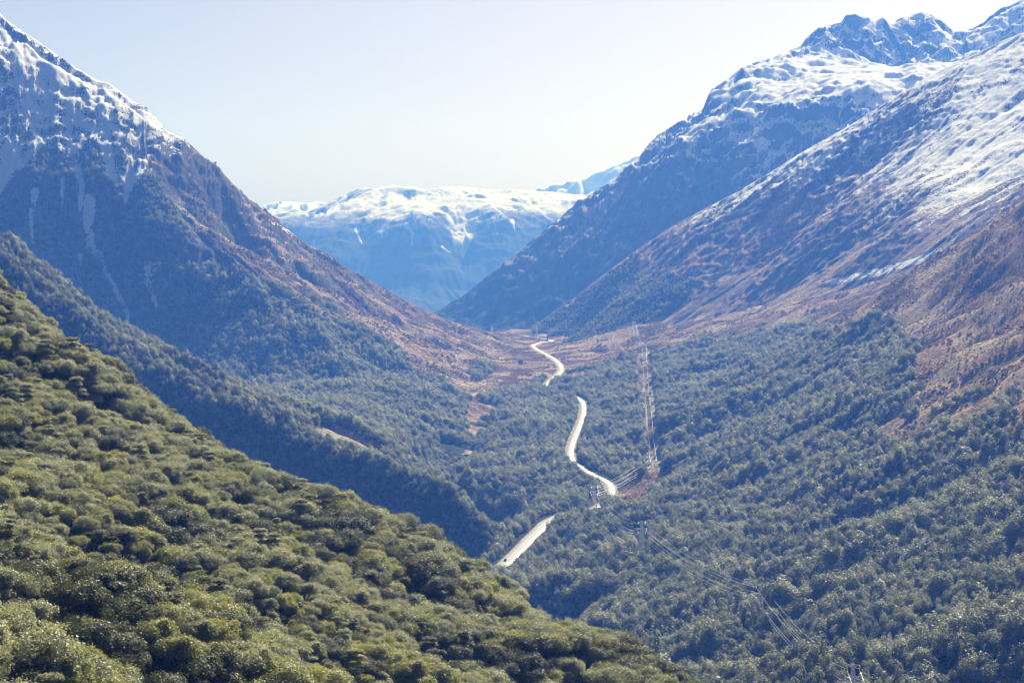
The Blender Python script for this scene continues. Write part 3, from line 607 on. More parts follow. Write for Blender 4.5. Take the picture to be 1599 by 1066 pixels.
SHAPES = [('domed', 7.2, 3.1), ('domed', 8.0, 3.6), ('layered', 8.4, 3.0), ('layered', 6.8, 3.3), ('narrow', 8.8, 2.3), ('bushy', 5.0, 2.5)]
rng = random.Random(11)
near_protos = []           # (kind, tone, trunk mesh, crown mesh)
def link_less(name, V, Q, m):
    me = bpy.data.meshes.new(name); me.from_pydata(np.asarray(V).tolist(), [], np.asarray(Q).tolist() if not isinstance(Q, list) else Q); me.materials.append(m); me.update(); return me
for kind, h, r in SHAPES:
    tips = crown_shape(rng, kind, h, r)
    tv, tf = make_trunk(rng, h, r, tips); V, Q = make_leaves(rng, tips, 125, 0.14, flat=(0.30 if kind == 'layered' else 0.62), spread=0.55)
    tm = link_less('trunk', tv, tf, M_BARK)
    base = link_less('crown', V, Q, M_LEAF['olive'])
    for tone in ('olive', 'grey-green', 'dark green'):
        me = base if tone == 'olive' else base.copy()
        me.materials[0] = M_LEAF[tone]; near_protos.append((kind, tone, tm, me))
tips = crown_shape(rng, 'domed', 6.0, 3.2); tv, tf = make_trunk(rng, 6.0, 3.2, tips, 16); V, Q = make_leaves(rng, tips, 60, 0.16, twig=True)
near_protos.append(('twiggy', 'rusty brown', link_less('trunk', tv, tf, M_BARK), link_less('crown', V, Q, M_LEAF['rusty brown'])))

def proto_collection(name, meshes):
    c = bpy.data.collections.new(name)
    for i, me in enumerate(meshes): o = bpy.data.objects.new('%s_%02d' % (name, i), me); c.objects.link(o)
    return c
def scatter(name, P, scl, rot, idx, coll, label):
    """one object of plants: points that carry the plants of a collection"""
    me = bpy.data.meshes.new(name); me.vertices.add(len(P)); me.vertices.foreach_set('co', np.asarray(P, np.float32).ravel())
    for n, t, v in (('scl', 'FLOAT', scl), ('rot', 'FLOAT', rot), ('idx', 'INT', idx)):
        at_ = me.attributes.new(n, t, 'POINT'); at_.data.foreach_set('value', np.asarray(v, np.float32 if t == 'FLOAT' else np.int32))
    o = bpy.data.objects.new(name, me); COL.objects.link(o)
    ng = bpy.data.node_groups.new(name, 'GeometryNodeTree')
    ng.interface.new_socket('Geometry', in_out='INPUT', socket_type='NodeSocketGeometry'); ng.interface.new_socket('Geometry', in_out='OUTPUT', socket_type='NodeSocketGeometry')
    N = ng.nodes; gi = N.new('NodeGroupInput'); go = N.new('NodeGroupOutput'); ip = N.new('GeometryNodeInstanceOnPoints'); ci = N.new('GeometryNodeCollectionInfo')
    ci.inputs['Collection'].default_value = coll; ci.inputs['Separate Children'].default_value = True; ci.inputs['Reset Children'].default_value = True
    def na(n, t):
        a_ = N.new('GeometryNodeInputNamedAttribute'); a_.data_type = t; a_.inputs['Name'].default_value = n
        return next(s for s in a_.outputs if s.enabled and s.name == 'Attribute')
    cx = N.new('ShaderNodeCombineXYZ'); L = ng.links
    L.new(na('rot', 'FLOAT'), cx.inputs[2]); L.new(cx.outputs[0], ip.inputs['Rotation']); L.new(na('scl', 'FLOAT'), ip.inputs['Scale'])
    L.new(na('idx', 'INT'), ip.inputs['Instance Index']); ip.inputs['Pick Instance'].default_value = True
    L.new(gi.outputs[0], ip.inputs['Points']); L.new(ci.outputs[0], ip.inputs['Instance']); L.new(ip.outputs[0], go.inputs[0])
    md = o.modifiers.new('plants', 'NODES'); md.node_group = ng
    tag(o, label, kind='stuff'); return o
def both_mesh(tm, cm, name):
    """trunk and crown in one mesh, for the far trees"""
    bm = bmesh.new(); bm.from_mesh(tm); nf = len(bm.faces); bm.from_mesh(cm); bm.faces.ensure_lookup_table()
    for i, f in enumerate(bm.faces): f.material_index = 0 if i < nf else 1
    me = bpy.data.meshes.new(name); bm.to_mesh(me); bm.free(); me.materials.append(tm.materials[0]); me.materials.append(cm.materials[0]); return me

def candidates(x0, x1, y0, y1, sp, seed):
    r = np.random.RandomState(seed); gx = np.arange(x0, x1, sp); gy = np.arange(y0, y1, sp); X, Y = np.meshgrid(gx, gy)
    X = X+(np.arange(len(gy)) % 2)[:, None]*sp/2
    X = X.ravel()+r.uniform(-.42, .42, X.size)*sp; Y = Y.ravel()+r.uniform(-.42, .42, X.size)*sp
    return X, Y, r
def seen(x, y, z, slack):
    """False where the ground in between hides the place by more than slack metres, or it is far outside the frame"""
    px, py = project(x, y, z); ok = (px > -110) & (px < 1710) & (py > -60) & (py < 1250)
    e_ = (z+slack-ZC)/y; tx = x/y
    for s in np.linspace(0.06, 0.985, 46):
        d = y*s; g = (ground_z(tx*d, d)-ZC)/d; ok &= ~((g > e_) & (d > 120))
    return ok, px, py

# ---- near slope
X, Y, r = candidates(-220, 160, 120, 720, 2.8, 1)
tx = X/Y; Z = near_slope.height(X, Y); keep = (Z > 0) & (Z > valley.height(X, Y)-0.5)
X, Y, Z = X[keep], Y[keep], Z[keep]; ok, px, py = seen(X, Y, Z, 10)
cl = fbm(X/18, Y/18, 3, 2); ok &= (r.rand(len(X)) > 0.06)
X, Y, Z, px, py = X[ok], Y[ok], Z[ok], px[ok], py[ok]
n = len(X); scl = r.uniform(0.58, 0.93, n)*(1+0.12*fbm(X/30, Y/30, 2, 1)); rot = r.uniform(0, 6.283, n)
tone_n = fbm(X/14, Y/14, 2, 4)+r.normal(0, 0.55, n); kind_n = r.rand(n)
shape = np.searchsorted([0.36, 0.72, 0.75, 0.79, 0.79], kind_n); tone = np.where(tone_n < -0.65, 2, np.where(tone_n < 0.1, 0, 1))
idx = shape*3+tone; idx[r.rand(n) < 0.02] = 18
size_px = scl*F/Y*np.where((px > -40) & (px < 1640) & (py < 1140), 1, 0.01)
order = np.argsort(-size_px); first = order[:300]; rest = order[300:]
KIND_WORD = {'domed': 'domed', 'layered': 'flat-layered', 'narrow': 'tall narrow', 'bushy': 'low bushy', 'twiggy': 'bare twiggy'}
AREAS = [((-200, 90), 'at far left'), ((90, 180), 'near the left side'), ((180, 280), 'left of middle'), ((280, 380), 'just left of middle'), ((380, 480), 'in the middle'), ((480, 600), 'just right of middle'), ((600, 720), 'right of middle'), ((720, 2000), 'near the lower tip')]
rows_ = [((1010, 3000), 'along the bottom edge'), ((950, 1010), 'just above bottom edge'), ((890, 950), 'a little higher up'), ((-500, 890), 'highest up the slope')]
ORD = ['leftmost', 'second from left', 'third from left', 'fourth from left', 'fifth from left', 'sixth from left', 'seventh from left', 'eighth from left', 'ninth from left', 'tenth from left', 'eleventh from left', 'twelfth from left', 'thirteenth from left', 'fourteenth from left', 'fifteenth from left', 'sixteenth from left', 'seventeenth from left', 'eighteenth from left']
classes = {}
for i in first:
    k, t, tm, cm = near_protos[idx[i]]
    pyc = py[i]-4*scl[i]*F/Y[i]
    a_ = next(w for (lo, hi), w in AREAS if lo <= px[i] < hi); b_ = next(w for (lo, hi), w in rows_ if lo <= pyc < hi)
    classes.setdefault((k, t, b_, a_), []).append(i)
for (k, t, b_, a_), members in classes.items():
    members.sort(key=lambda i: px[i])
    for q, i in enumerate(members):
        _, _, tm, cm = near_protos[idx[i]]
        o = empty('beech_tree', (X[i], Y[i], Z[i]), rot[i]); o.scale = (scl[i],)*3
        lab = '%s %s beech %s %s' % (t, KIND_WORD[k], b_, a_)
        if len(members) > 1: lab = '%s %s' % (ORD[min(q, 17)], lab)
        tag(o, lab, 'tree', 'beech trees on the near slope')
        for nm, me in (('trunk', tm), ('crown', cm)):
            c = bpy.data.objects.new(nm, me); COL.objects.link(c); c.parent = o
coll = proto_collection('near_beech', [both_mesh(tm, cm, 'near_beech') for _, _, tm, cm in near_protos])
scatter('near_forest', np.c_[X, Y, Z][rest], scl[rest], rot[rest], idx[rest], coll, 'dense olive beech forest covering the near slope')
N_NEAR = n

# ---- valley forest and the slopes of both mountains
far_meshes = []
def dome_crown(rng, h, r, n, size):
    """leaf clumps over the shell of a few overlapping domes"""
    np_r = np.random.RandomState(rng.randint(0, 10**6)); Vs = []
    lob = [(0, 0, h*0.52, r*0.86, h*0.46)]+[(r*0.55*math.cos(a_), r*0.55*math.sin(a_), h*rng.uniform(0.38, 0.6), r*rng.uniform(0.42, 0.6), h*rng.uniform(0.22, 0.32)) for a_ in [rng.uniform(0, 1.2)+k*1.26 for k in range(5)]]
    for cx, cy, cz, ra, rz_ in lob:
        m = int(n*ra*ra/sum(q[3]**2 for q in lob)); ct = np_r.uniform(-0.45, 1, m); st = np.sqrt(1-ct*ct); ph = np_r.uniform(0, 6.283, m)
        O = np.c_[st*np.cos(ph), st*np.sin(ph), ct]; P = np.array([cx, cy, cz])+O*(ra, ra, rz_)*(np_r.uniform(0.78, 1.06, m)+0.16*np.sin(ph*3+cx*5)*np.sin(ct*5+cy*4))[:, None]
        nrm = O*0.85+(0, 0, 0.15)+np_r.normal(0, 0.36, (m, 3)); nrm /= np.linalg.norm(nrm, axis=1)[:, None]
        u = np.cross(nrm, np_r.normal(0, 1, (m, 3))); u /= np.linalg.norm(u, axis=1)[:, None]+1e-9; w = np.cross(nrm, u); s_ = size*np_r.uniform(0.6, 1.3, m)[:, None]
        Vs.append(np.stack([P-u*s_, P-w*s_*0.8, P+u*s_, P+w*s_*0.8], 1).reshape(-1, 3))
    V = np.concatenate(Vs); return V, np.arange(len(V)).reshape(-1, 4)
for kind, h, rr in [('domed', 7, 2.9), ('domed', 6.8, 3.4), ('bushy', 5.6, 2.0), ('domed', 8.2, 2.4), ('narrow', 9.0, 1.8), ('bushy', 4.6, 1.7), ('domed', 6.0, 1.9), ('bushy', 6.4, 2.7), ('narrow', 7.6, 1.5), ('domed', 7.4, 2.2)]:
    tips = crown_shape(rng, kind, h, rr)[:46]; tv, tf = make_trunk(rng, h, rr, tips, 3, 4); V, Q = dome_crown(rng, h, rr, int(95*rr*rr+180), 0.27)
    far_meshes.append(both_mesh(link_less('trunk', tv, tf, M_BARK), link_less('crown', V, Q, M_FAR), 'far_beech'))
far_coll = proto_collection('far_beech', far_meshes)
PYL = {}   # filled below; corridor axis in the picture
CORR = [(1022, 738), (1018, 690), (1013, 640), (1009, 600), (1004, 560)]
LINE2 = [(1400, 1120), (1332, 1062), (1188, 948), (1080, 890), (1002, 846), (935, 792)]
def add_forest(body, x0, x1, y0, y1, sp, seed, mask, name, label, smin=0.6, smax=1.3):
    X, Y, r = candidates(x0, x1, y0, y1, sp, seed)
    Z = body.height(X, Y); g = ground_z(X, Y); k = (Z > 0) & (Z >= g-0.4); X, Y, Z = X[k], Y[k], Z[k]
    px, py = project(X, Y, Z); k = mask(px, py, X, Y, Z, r); X, Y, Z = X[k], Y[k], Z[k]
    k, px, py = seen(X, Y, Z, 9); k &= (fbm(X/16, Y/16, 2, 5) < 1.7); X, Y, Z = X[k], Y[k], Z[k]; n = len(X)
    s = r.uniform(smin, smax, n)*(1+0.22*np.clip(fbm(X/28, Y/28, 3, 1), -1.6, 1.6))*np.where(r.rand(n) < 0.06, 1.35, 1.0)
    scatter(name, np.c_[X, Y, Z], s, r.uniform(0, 6.283, n), r.randint(0, 10, n), far_coll, label); return n
def m_valley(px, py, X, Y, Z, r):
    m = forest_mask_v(px, py, X, Y); n = len(X)
    d, _ = near_line(X, Y, road_xyz); m &= d > np.where(Y < 1735, 10.5, np.where(Y < 1800, 9, np.where(Y < 2110, 11, 7.5)))
    d, t = polydist(px, py, CORR); m &= (d > 13) | (r.rand(n) < 0.02)
    d, _ = polydist(px, py, LINE2); m &= (d > 4) | (r.rand(n) < 0.6)
    for tx_, t0, t1 in ((1332, 1050, 1120), (1188, 925, 975), (1002, 828, 872), (928, 772, 812)): m &= ~((np.abs(px-tx_) < 12) & (py > t0) & (py < t1))
    scat = inpoly(px, py, [(1330, 600), (1480, 620), (1650, 600), (1650, 760), (1330, 720)]) & (fbm(X/25, Y/25, 3, 2) > 1.1-0.012*(py-600)) & (r.rand(n) < 0.7)
    return m | scat
n1 = add_forest(valley, -420, 620, 690, 3350, 3.75, 21, m_valley, 'valley_forest', 'blue-green beech forest filling the valley floor and right slope')
def m_left(px, py, X, Y, Z, r):
    return inpoly(px+8*fbm(X/50, Y/50, 3, 1), py+8*fbm(X/50, Y/50, 3, 4), FOREST_C) & ((px > spx_at(py)-60) | (r.rand(len(px)) < 0.75)) & ~(streaks(px, py, sn_lines, 2.2) > 0.1) | (inpoly(px, py, [(735, 590), (740, 575), (765, 572), (795, 580), (795, 600), (760, 602)]))
def spx_at(py): return np.interp(py, [p[1] for p in SPUR], [p[0] for p in SPUR])
n2 = add_forest(left_mountain, -700, 200, 2400, 3600, 4.4, 22, m_left, 'mountain_forest', 'beech forest clothing the lower left mountain', 0.85, 1.35)
def m_right(px, py, X, Y, Z, r):
    return inpoly(px+8*fbm(X/50, Y/50, 3, 1), py+5*fbm(X/50, Y/50, 3, 4), [(840, 560), (840, 502), (905, 466), (985, 412), (1010, 430), (1060, 430), (1090, 445), (1060, 470), (1010, 500), (930, 560)])
n3 = add_forest(right_mountain, 0, 400, 3300, 4450, 5.5, 23, m_right, 'pass_forest', 'dark scrub forest on the slope above the pass', 0.5, 0.95)
# ---- scrub and tussock on the open slopes
scrub_meshes = []
for k in range(4):
    tips = crown_shape(rng, 'bushy', 1.5, 1.25)[:14]; V, Q = make_leaves(rng, tips, 5, 0.42, flat=0.6)
    scrub_meshes.append(link_less('scrub', V, Q, M_SCRUB))
scrub_coll = proto_collection('scrub', scrub_meshes)
def add_scrub(body, x0, x1, y0, y1, sp, seed, mask, name, label, smin, smax):
    X, Y, r = candidates(x0, x1, y0, y1, sp, seed)
    Z = body.height(X, Y); g = ground_z(X, Y); k = (Z > 0) & (Z >= g-0.3); X, Y, Z = X[k], Y[k], Z[k]
    px, py = project(X, Y, Z); k = mask(px, py, X, Y, Z, r); X, Y, Z = X[k], Y[k], Z[k]
    k, px, py = seen(X, Y, Z, 2); X, Y, Z = X[k], Y[k], Z[k]; n = len(X)
    scatter(name, np.c_[X, Y, Z-0.1], r.uniform(smin, smax, n)*(1+0.5*np.clip(fbm(X/30, Y/30, 2, 1), -1, 1.5)), r.uniform(0, 6.283, n), r.randint(0, 4, n), scrub_coll, label); return n
def s_valley(px, py, X, Y, Z, r):
    n = len(X); d, _ = near_line(X, Y, road_xyz); g = streaks(px, py, [([(505, 675), (545, 686), (588, 707)], 7, 3), ([(900, 587), (930, 584)], 2.5, 2), ([(715, 622), (760, 612)], 4, 2)])
    op = ~forest_mask_v(px, py, X, Y); cd, _ = polydist(px, py, CORR)
    op |= (d > 7) & (d < 20) & (Y < 1770)
    return (op | (cd < 14)) & (d > 6.5) & (g < 0.3) & (fbm(X/35, Y/35, 3, 3)+r.normal(0, 0.9, n) > 0.1)
n4 = add_scrub(valley, -150, 640, 1250, 4400, 2.5, 31, s_valley, 'tussock_scrub', 'brown tussock and scrub on the pass and right slope', 0.35, 1.1)
def s_left(px, py, X, Y, Z, r):
    n = len(X); return (px > spx_at(py)) & (Z-ZC < 130) & ~inpoly(px, py, FOREST_C) & (fbm(X/35, Y/35, 3, 3)+r.normal(0, 0.6, n) > 0.1)
n5 = add_scrub(left_mountain, -450, 200, 2700, 4350, 3.6, 32, s_left, 'mountain_scrub', 'brown scrub on the sunny side of the left mountain', 0.5, 1.6)
print('TREES', N_NEAR, n1, n2, n3, n4, n5)

# ----------------------------------------------------------------- road
mr, nr, br = mat('chip_seal')
at_a = nr.nodes.new('ShaderNodeAttribute'); at_a.attribute_name = 'across'
gp = nr.nodes.new('ShaderNodeNewGeometry'); nz = noise_node(nr, 0.12, 4, 0.6, gp.outputs['Position']).outputs[0]; nz2 = noise_node(nr, 3.0, 3, 0.6, gp.outputs['Position']).outputs[0]
wv = math_node(nr, 'ABSOLUTE', math_node(nr, 'SINE', math_node(nr, 'MULTIPLY', at_a.outputs['Fac'], 6.2)))
tone_r = math_node(nr, 'ADD', math_node(nr, 'MULTIPLY', wv, 0.35), math_node(nr, 'ADD', math_node(nr, 'MULTIPLY', nz, 0.5), math_node(nr, 'MULTIPLY', nz2, 0.25)))
nr.links.new(ramp_node(nr, tone_r, [(0.3, (0.15, 0.153, 0.155)), (0.6, (0.29, 0.295, 0.30)), (0.9, (0.41, 0.415, 0.42))]), br.inputs['Base Color'])
br.inputs['Roughness'].default_value = 0.38; br.inputs['Specular IOR Level'].default_value = 0.8
mw, nw, bw = mat('road_paint'); bw.inputs['Base Color'].default_value = (0.8, 0.8, 0.78, 1); bw.inputs['Roughness'].default_value = 0.5
dirs = np.gradient(road_xyz[:, :2], axis=0); dirs /= np.linalg.norm(dirs, axis=1)[:, None]+1e-9
side = np.c_[dirs[:, 1], -dirs[:, 0]]
def strip(offs, zoff, seg=None):
    vs, fs, ac = [], [], []
    for i in range(len(road_xyz)):
        for o_, dz in zip(offs, zoff):
            p = road_xyz[i]; o_ = o_*(0.88 if p[1] < 1780 else 0.64); vs.append((p[0]+side[i, 0]*o_, p[1]+side[i, 1]*o_, p[2]+dz)); ac.append(o_/4.6)
    k = len(offs)
    for i in range(len(road_xyz)-1):
        if seg and not seg(i): continue
        for j in range(k-1): fs.append((i*k+j, i*k+j+1, (i+1)*k+j+1, (i+1)*k+j))
    return vs, fs, ac
vs, fs, ac = strip([-5.3, -4.7, -2.4, 0, 2.4, 4.7, 5.3], [-0.6, 0.10, 0.17, 0.20, 0.17, 0.10, -0.6])
road = mesh_obj('road', vs, fs, mr, smooth=True); a_ = road.data.attributes.new('across', 'FLOAT', 'POINT'); a_.data.foreach_set('value', np.array(ac, np.float32))
tag(road, 'pale sealed road winding up the valley to the pass', kind='structure')
for o_ in (-4.0, 4.0):
    z_ = 0.20-0.03*abs(o_)/2.4+0.012; vs, fs, _ = strip([o_-0.09, o_+0.09], [z_, z_]); mesh_obj('edge_line', vs, fs, mw, road)
vs, fs, _ = strip([-0.08, 0.08], [0.206, 0.206], lambda i: i % 2 == 0); mesh_obj('centre_line', vs, fs, mw, road)

# ----------------------------------------------------------------- a dark car going up the road
def paint(name, col, rough=0.35, metal=0.0):
    m, nt, b = mat(name); n = noise_node(nt, 4.0, 3); c = tuple(col)
    nt.links.new(ramp_node(nt, n.outputs[0], [(0.35, tuple(x*0.85 for x in c)), (0.65, tuple(min(1, x*1.12) for x in c))]), b.inputs['Base Color'])
    b.inputs['Roughness'].default_value = rough; b.inputs['Metallic'].default_value = metal; return m
M_CAR = paint('dark_car_paint', (0.012, 0.014, 0.018), 0.3); M_GLASS = paint('car_glass', (0.02, 0.025, 0.03), 0.08); M_TYRE = paint('tyre_rubber', (0.015, 0.015, 0.015), 0.85)
M_RIM = paint('wheel_alloy', (0.45, 0.45, 0.46), 0.35, 0.8); M_LAMP = paint('lamp_glass', (0.7, 0.7, 0.68), 0.2); M_RED = paint('red_lamp_glass', (0.35, 0.02, 0.02), 0.25)
def loft(sections):
    k = len(sections[0]); vs = [p for s_ in sections for p in s_]; fs = []
    for i in range(len(sections)-1):
        for j in range(k): fs.append((i*k+j, i*k+(j+1) % k, (i+1)*k+(j+1) % k, (i+1)*k+j))
    fs.append(tuple(range(k))[::-1]); fs.append(tuple(range((len(sections)-1)*k, len(sections)*k))); return vs, fs
def car(loc, rz):
    o = empty('parked_car', loc, rz); o.name = 'car'
    def sec(y, w, z0, z1): return [(-w, y, z0), (w, y, z0), (w+0.04, y, (z0+z1)/2), (w*0.93, y, z1), (-w*0.93, y, z1), (-w-0.04, y, (z0+z1)/2)]
    v, f = loft([sec(-2.25, 0.72, 0.40, 0.80), sec(-2.1, 0.84, 0.28, 0.95), sec(-1.3, 0.88, 0.25, 1.0), sec(0.9, 0.88, 0.25, 1.0), sec(1.9, 0.86, 0.27, 0.88), sec(2.25, 0.74, 0.36, 0.7)]); mesh_obj('body', v, f, M_CAR, o)
    v, f = loft([[(-0.8, -1.95, 1.0), (0.8, -1.95, 1.0), (0.6, -1.5, 1.50), (-0.6, -1.5, 1.50)], [(-0.82, 1.05, 1.0), (0.82, 1.05, 1.0), (0.62, 0.2, 1.53), (-0.62, 0.2, 1.53)]]); mesh_obj('cabin', v, f, M_CAR, o)
    for y0, y1, zz_ in ((-1.96, -1.58, 1.42), (1.06, 0.34, 1.45)):
        mesh_obj('windscreen', [(-0.7, y0*1.004, 1.06), (0.7, y0*1.004, 1.06), (0.56, y1, zz_), (-0.56, y1, zz_)], [(0, 1, 2, 3)], M_GLASS, o).data.transform(__import__('mathutils').Matrix.Translation((0, 0.03 if y0 > 0 else -0.03, 0.02)))
    for sx in (-1, 1):
        mesh_obj('side_window', [(sx*0.82, -1.6, 1.07), (sx*0.84, 0.75, 1.07), (sx*0.67, 0.2, 1.45), (sx*0.66, -1.4, 1.43)], [(0, 1, 2, 3)], M_GLASS, o)
        mesh_obj('headlight', [(sx*0.5, 2.24, 0.55), (sx*0.75, 2.2, 0.55), (sx*0.75, 2.2, 0.68), (sx*0.5, 2.24, 0.68)], [(0, 1, 2, 3)], M_LAMP, o)
        mesh_obj('tail_light', [(sx*0.5, -2.27, 0.65), (sx*0.75, -2.24, 0.65), (sx*0.75, -2.24, 0.8), (sx*0.5, -2.27, 0.8)], [(0, 1, 2, 3)], M_RED, o)
        for y in (-1.35, 1.35):
            w = empty('wheel', (sx*0.80, y, 0.33)); w.parent = o
            v, f = tube([(-0.11, 0, 0), (0.11, 0, 0)], [0.33, 0.33], 14); mesh_obj('tyre', v, f, M_TYRE, w)
            v, f = tube([(sx*0.10, 0, 0), (sx*0.125, 0, 0)], [0.21, 0.2], 10); mesh_obj('rim', v, f, M_RIM, w)
    return o
ci = int(np.argmin(np.abs(road_xyz[:, 1]-1622))); cp = road_xyz[ci]; cs = -1.2
tag(car((cp[0]+side[ci, 0]*cs, cp[1]+side[ci, 1]*cs, cp[2]+0.20), math.atan2(-dirs[ci, 0], dirs[ci, 1])), 'dark car driving up the pale road behind the near slope', 'car')

# ----------------------------------------------------------------- power line
M_STEEL = paint('galvanised_steel', (0.72, 0.73, 0.74), 0.4, 0.1); M_INS = paint('white_porcelain', (0.82, 0.82, 0.80), 0.25); M_WIRE = paint('aluminium_wire', (0.75, 0.75, 0.75), 0.3, 0.7)
def lattice_tower(px, top, D, yaw, label):
    g = at(px, top, D); gz = float(ground_z(g[0], g[1])); h = g[2]-gz
    o = empty('lattice_tower', (g[0], g[1], gz), yaw); tag(o, label, 'pylon', 'lattice towers of the power line')
    def half(t): return 1.9*(1-t)**1.3+0.42
    cor = [(1, 1), (-1, 1), (-1, -1), (1, -1)]; lv = [0, 0.22, 0.40, 0.55, 0.68, 0.78, 0.86, 0.93, 1.0]; rr = 0.19
    def P(c, t): return np.array([c[0]*half(t), c[1]*half(t), h*t-(0.5 if t == 0 else 0)])
    for c in cor:
        v, f = tube([P(c, t) for t in lv], [rr]*len(lv), 4); mesh_obj('leg', v, f, M_STEEL, o)
    parts = []
    for k in range(len(lv)-1):
        for q in range(4):
            a_, b_ = cor[q], cor[(q+1) % 4]
            parts += [tube([P(a_, lv[k]), P(b_, lv[k+1])], [0.09, 0.09], 3), tube([P(b_, lv[k]), P(a_, lv[k+1])], [0.09, 0.09], 3), tube([P(a_, lv[k+1]), P(b_, lv[k+1])], [0.10, 0.10], 3)]
    v, f = join(parts); mesh_obj('bracing', v, f, M_STEEL, o)
    v, f = tube([(0, 0, h), (0, 0, h+1.6)], [0.12, 0.05], 4); mesh_obj('earth_peak', v, f, M_STEEL, o)
    ends = []
    for zt, wd in ((h-0.4, 2.3), (h-4.6, 3.1), (h-6.8, 2.5)):
        v, f = join([tube([(-wd, 0, zt+0.15), (wd, 0, zt+0.15)], [0.1, 0.1], 4)]+[tube([(s_*wd, 0, zt+0.15), (s_*0.5, y_, zt-0.75)], [0.10, 0.10], 3) for s_ in (-1, 1) for y_ in (-0.5, 0.5)]); mesh_obj('crossarm', v, f, M_STEEL, o)
        for s_ in (-1, 1):
            zs = np.linspace(zt, zt-1.5, 13); v, f = tube([(s_*wd, 0, z_) for z_ in zs], [0.06 if i % 2 == 0 else 0.36 for i in range(13)], 7); mesh_obj('insulator', v, f, M_INS, o)
            ends.append((g[0]+math.cos(yaw)*s_*wd, g[1]+math.sin(yaw)*s_*wd, gz+zt-1.5))
    return o, ends, h
TW = [(1400, 1200, 760, 'lattice tower beyond the lower frame edge'), (1332, 1036, 905, 'steel lattice tower standing at the bottom edge right of centre'), (1188, 911, 1150, 'lattice tower in the forest between the near slope and right edge'), (1002, 813, 1500, 'lattice tower among trees just below the brown clearing'),
      (928, 758, 1915, 'lattice tower left of the road bend beside the clearing'), (1020, 706, 2090, 'lattice tower at the foot of the cleared strip above the brown clearing'), (1013, 632, 2460, 'lattice tower halfway up the cleared strip through the forest'), (1006, 538, 3120, 'lattice tower at the top of the cleared strip'), (990, 502, 3560, 'lattice tower on brown grass above the cleared strip'),
      (918, 503, 3990, 'small far tower right of the pass road'), (838, 508, 4330, 'tiny far tower just above the pass road'), (768, 509, 4560, 'farthest tiny tower left of the pass road')]
def stand(px, top, D, want=21.0):                  # the distance nearest D at which a tower of that height reaches the seen top
    c = [(abs(float(at(px, top, d)[2]-ground_z(*at(px, top, d)[:2]))-want)+0.03*abs(d-D), d) for d in np.linspace(D*0.82, D*1.15, 90)]; return min(c)[1]
TW = [t if i == 0 else (t[0], t[1], stand(*t[:3]), t[3]) for i, t in enumerate(TW)]
pts2 = [at(t[0], t[1], t[2])[:2] for t in TW]; ends = []
for i, t in enumerate(TW):
    d = pts2[min(i+1, len(TW)-1)]-pts2[max(i-1, 0)]; yaw = math.atan2(d[1], d[0])-math.pi/2
    if i == 0:
        g = at(*t[:3]); ends.append([(g[0]+math.cos(yaw)*s_*w_, g[1]+math.sin(yaw)*s_*w_, g[2]-z_) for z_, w_ in ((1.9, 2.3), (6.1, 3.1), (8.3, 2.5)) for s_ in (-1, 1)]); continue
    o, e_, h_ = lattice_tower(t[0], t[1], t[2], yaw, t[3]); ends.append(e_); print('tower', i, round(h_, 1), round(t[2]), file=__import__('sys').stderr)
SPAN = ['from the bottom edge tower out of frame', 'between the bottom edge tower and the tower up the forest', 'between the mid forest tower and the tower below the clearing', 'between the tower below the clearing and the road bend tower', 'from the road bend tower to the foot of the cleared strip', 'from the foot of the cleared strip to its middle tower',
        'inside the cleared strip through the forest', 'from the cleared strip to the brown grass tower', 'from the brown grass tower to the far tower right of the road', 'across the pass above the far end of the road', 'at the farthest end of the pass']
for i in range(len(TW)-1):
    o = empty('power_line_span', (0, 0, 0)); tag(o, 'six bright wires '+SPAN[i], 'power line', 'wire spans of the power line')
    for k in range(6):
        p, q = np.array(ends[i][k]), np.array(ends[i+1][k]); L_ = np.linalg.norm(q-p); path = []
        for t in np.linspace(0, 1, 22): w_ = p+(q-p)*t; w_[2] -= 4*L_*0.017*t*(1-t); path.append(w_)
        v, f = tube(path, [0.085]*22, 4); mesh_obj('conductor', v, f, M_WIRE, o, smooth=True)

# ----------------------------------------------------------------- obelisk, pole and boulders
M_STONE = paint('dark_stone', (0.06, 0.058, 0.055), 0.8); M_PALE = paint('pale_stone', (0.58, 0.55, 0.50), 0.75); M_GREY = paint('grey_stone', (0.17, 0.16, 0.15), 0.85); M_WHITE = paint('white_painted_wood', (0.78, 0.77, 0.74), 0.5)
def box(w, d, z0, z1, w1=None, d1=None):
    w1 = w if w1 is None else w1; d1 = d if d1 is None else d1
    return [(-w, -d, z0), (w, -d, z0), (w, d, z0), (-w, d, z0), (-w1, -d1, z1), (w1, -d1, z1), (w1, d1, z1), (-w1, d1, z1)], [(3, 2, 1, 0), (4, 5, 6, 7), (0, 1, 5, 4), (1, 2, 6, 5), (2, 3, 7, 6), (3, 0, 4, 7)]
p = at(854.5, 534, 4005); gz = float(ground_z(p[0], p[1])); o = empty('obelisk', (p[0], p[1], gz)); tag(o, 'small dark memorial obelisk on the pass between the road bends', 'monument')
v, f = box(2.2, 2.2, -0.6, 0.9); mesh_obj('step', v, f, M_STONE, o); v, f = box(1.5, 1.5, 0.9, 2.3, 1.3, 1.3); mesh_obj('plinth', v, f, M_STONE, o); v, f = box(1.0, 1.0, 2.3, 8.2, 0.62, 0.62); mesh_obj('shaft', v, f, M_STONE, o); v, f = box(0.62, 0.62, 8.2, 9.0, 0.02, 0.02); mesh_obj('tip', v, f, M_STONE, o)
p = at(1214, 948, 1150); gz = float(ground_z(p[0], p[1])); o = empty('utility_pole', (p[0], p[1], gz), 0.1); tag(o, 'short pole with two white crossarms beside the forest tower', 'pole')
hp = p[2]-gz+0.8; v, f = tube([(0, 0, -0.5), (0, 0, hp)], [0.16, 0.12], 8); mesh_obj('pole', v, f, M_WHITE, o)
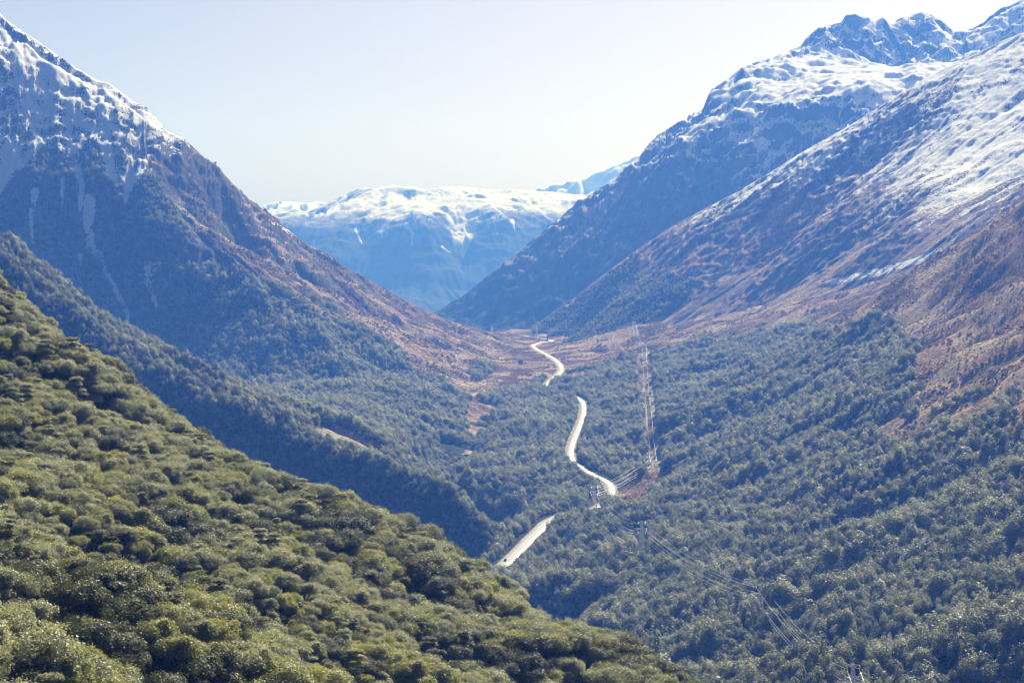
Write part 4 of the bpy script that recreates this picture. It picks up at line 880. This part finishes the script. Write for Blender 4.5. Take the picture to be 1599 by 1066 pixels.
for z_ in (hp-0.25, hp-0.95):
    v, f = box(1.6, 0.1, z_-0.12, z_+0.12); v = [(x, y-0.22, z) for x, y, z in v]; mesh_obj('crossarm', v, f, M_WHITE, o)
def boulder(px, py, size, tall, m, label, seed, group=None):
    P = hit(px, py); rs = np.random.RandomState(seed); bm = bmesh.new(); bmesh.ops.create_icosphere(bm, subdivisions=3, radius=1.0)
    dirs_ = rs.normal(0, 1, (14, 3)); dirs_ /= np.linalg.norm(dirs_, axis=1)[:, None]; cut = rs.uniform(0.62, 0.95, 14)
    for v in bm.verts:
        c = np.array(v.co)
        for d_, k in zip(dirs_, cut):
            q = c@d_
            if q > k: c = c-d_*(q-k)
        v.co = Vector((c[0]*size*0.5, c[1]*size*0.45, c[2]*tall*0.5))
    me = bpy.data.meshes.new('boulder'); bm.to_mesh(me); bm.free(); me.materials.append(m)
    o = bpy.data.objects.new('boulder', me); COL.objects.link(o); o.location = (P[0], P[1], P[2]+tall*0.3); o.rotation_euler = (0, 0, rs.uniform(0, 6)); tag(o, label, 'boulder', group)
boulder(813, 568, 9, 8.5, M_GREY, 'large dark boulder on tawny grass left of the road', 1)
boulder(821, 567, 4.5, 4, M_PALE, 'pale boulder right beside the large dark boulder', 2)
boulder(782, 614, 2.2, 6.5, M_PALE, 'tall white standing rock left of the road bottom bend', 3)
for i, (x, y, s_, lab) in enumerate([(879, 591, 4, 'pale boulder just right of the road bend'), (886, 598, 5, 'wide pale boulder below the road bend at the forest edge'), (884, 586, 3, 'small pale boulder beside the roadside gravel'), (738, 578, 4.5, 'pale boulder on the brown left slope'), (712, 563, 5, 'whitish boulder high on the brown left slope'),
                                    (1455, 575, 2.6, 'white rock on the tan right slope below two others'), (1477, 563, 2.4, 'white rock on the tan right slope, middle of three'), (1532, 545, 2.8, 'white rock on the tan right slope, highest of three'), (1070, 522, 6, 'pale boulder on brown grass right of the tower'), (930, 521, 5, 'pale flat rock on the brown pass floor')]):
    boulder(x, y, s_, s_*0.6, M_PALE, lab, 10+i)
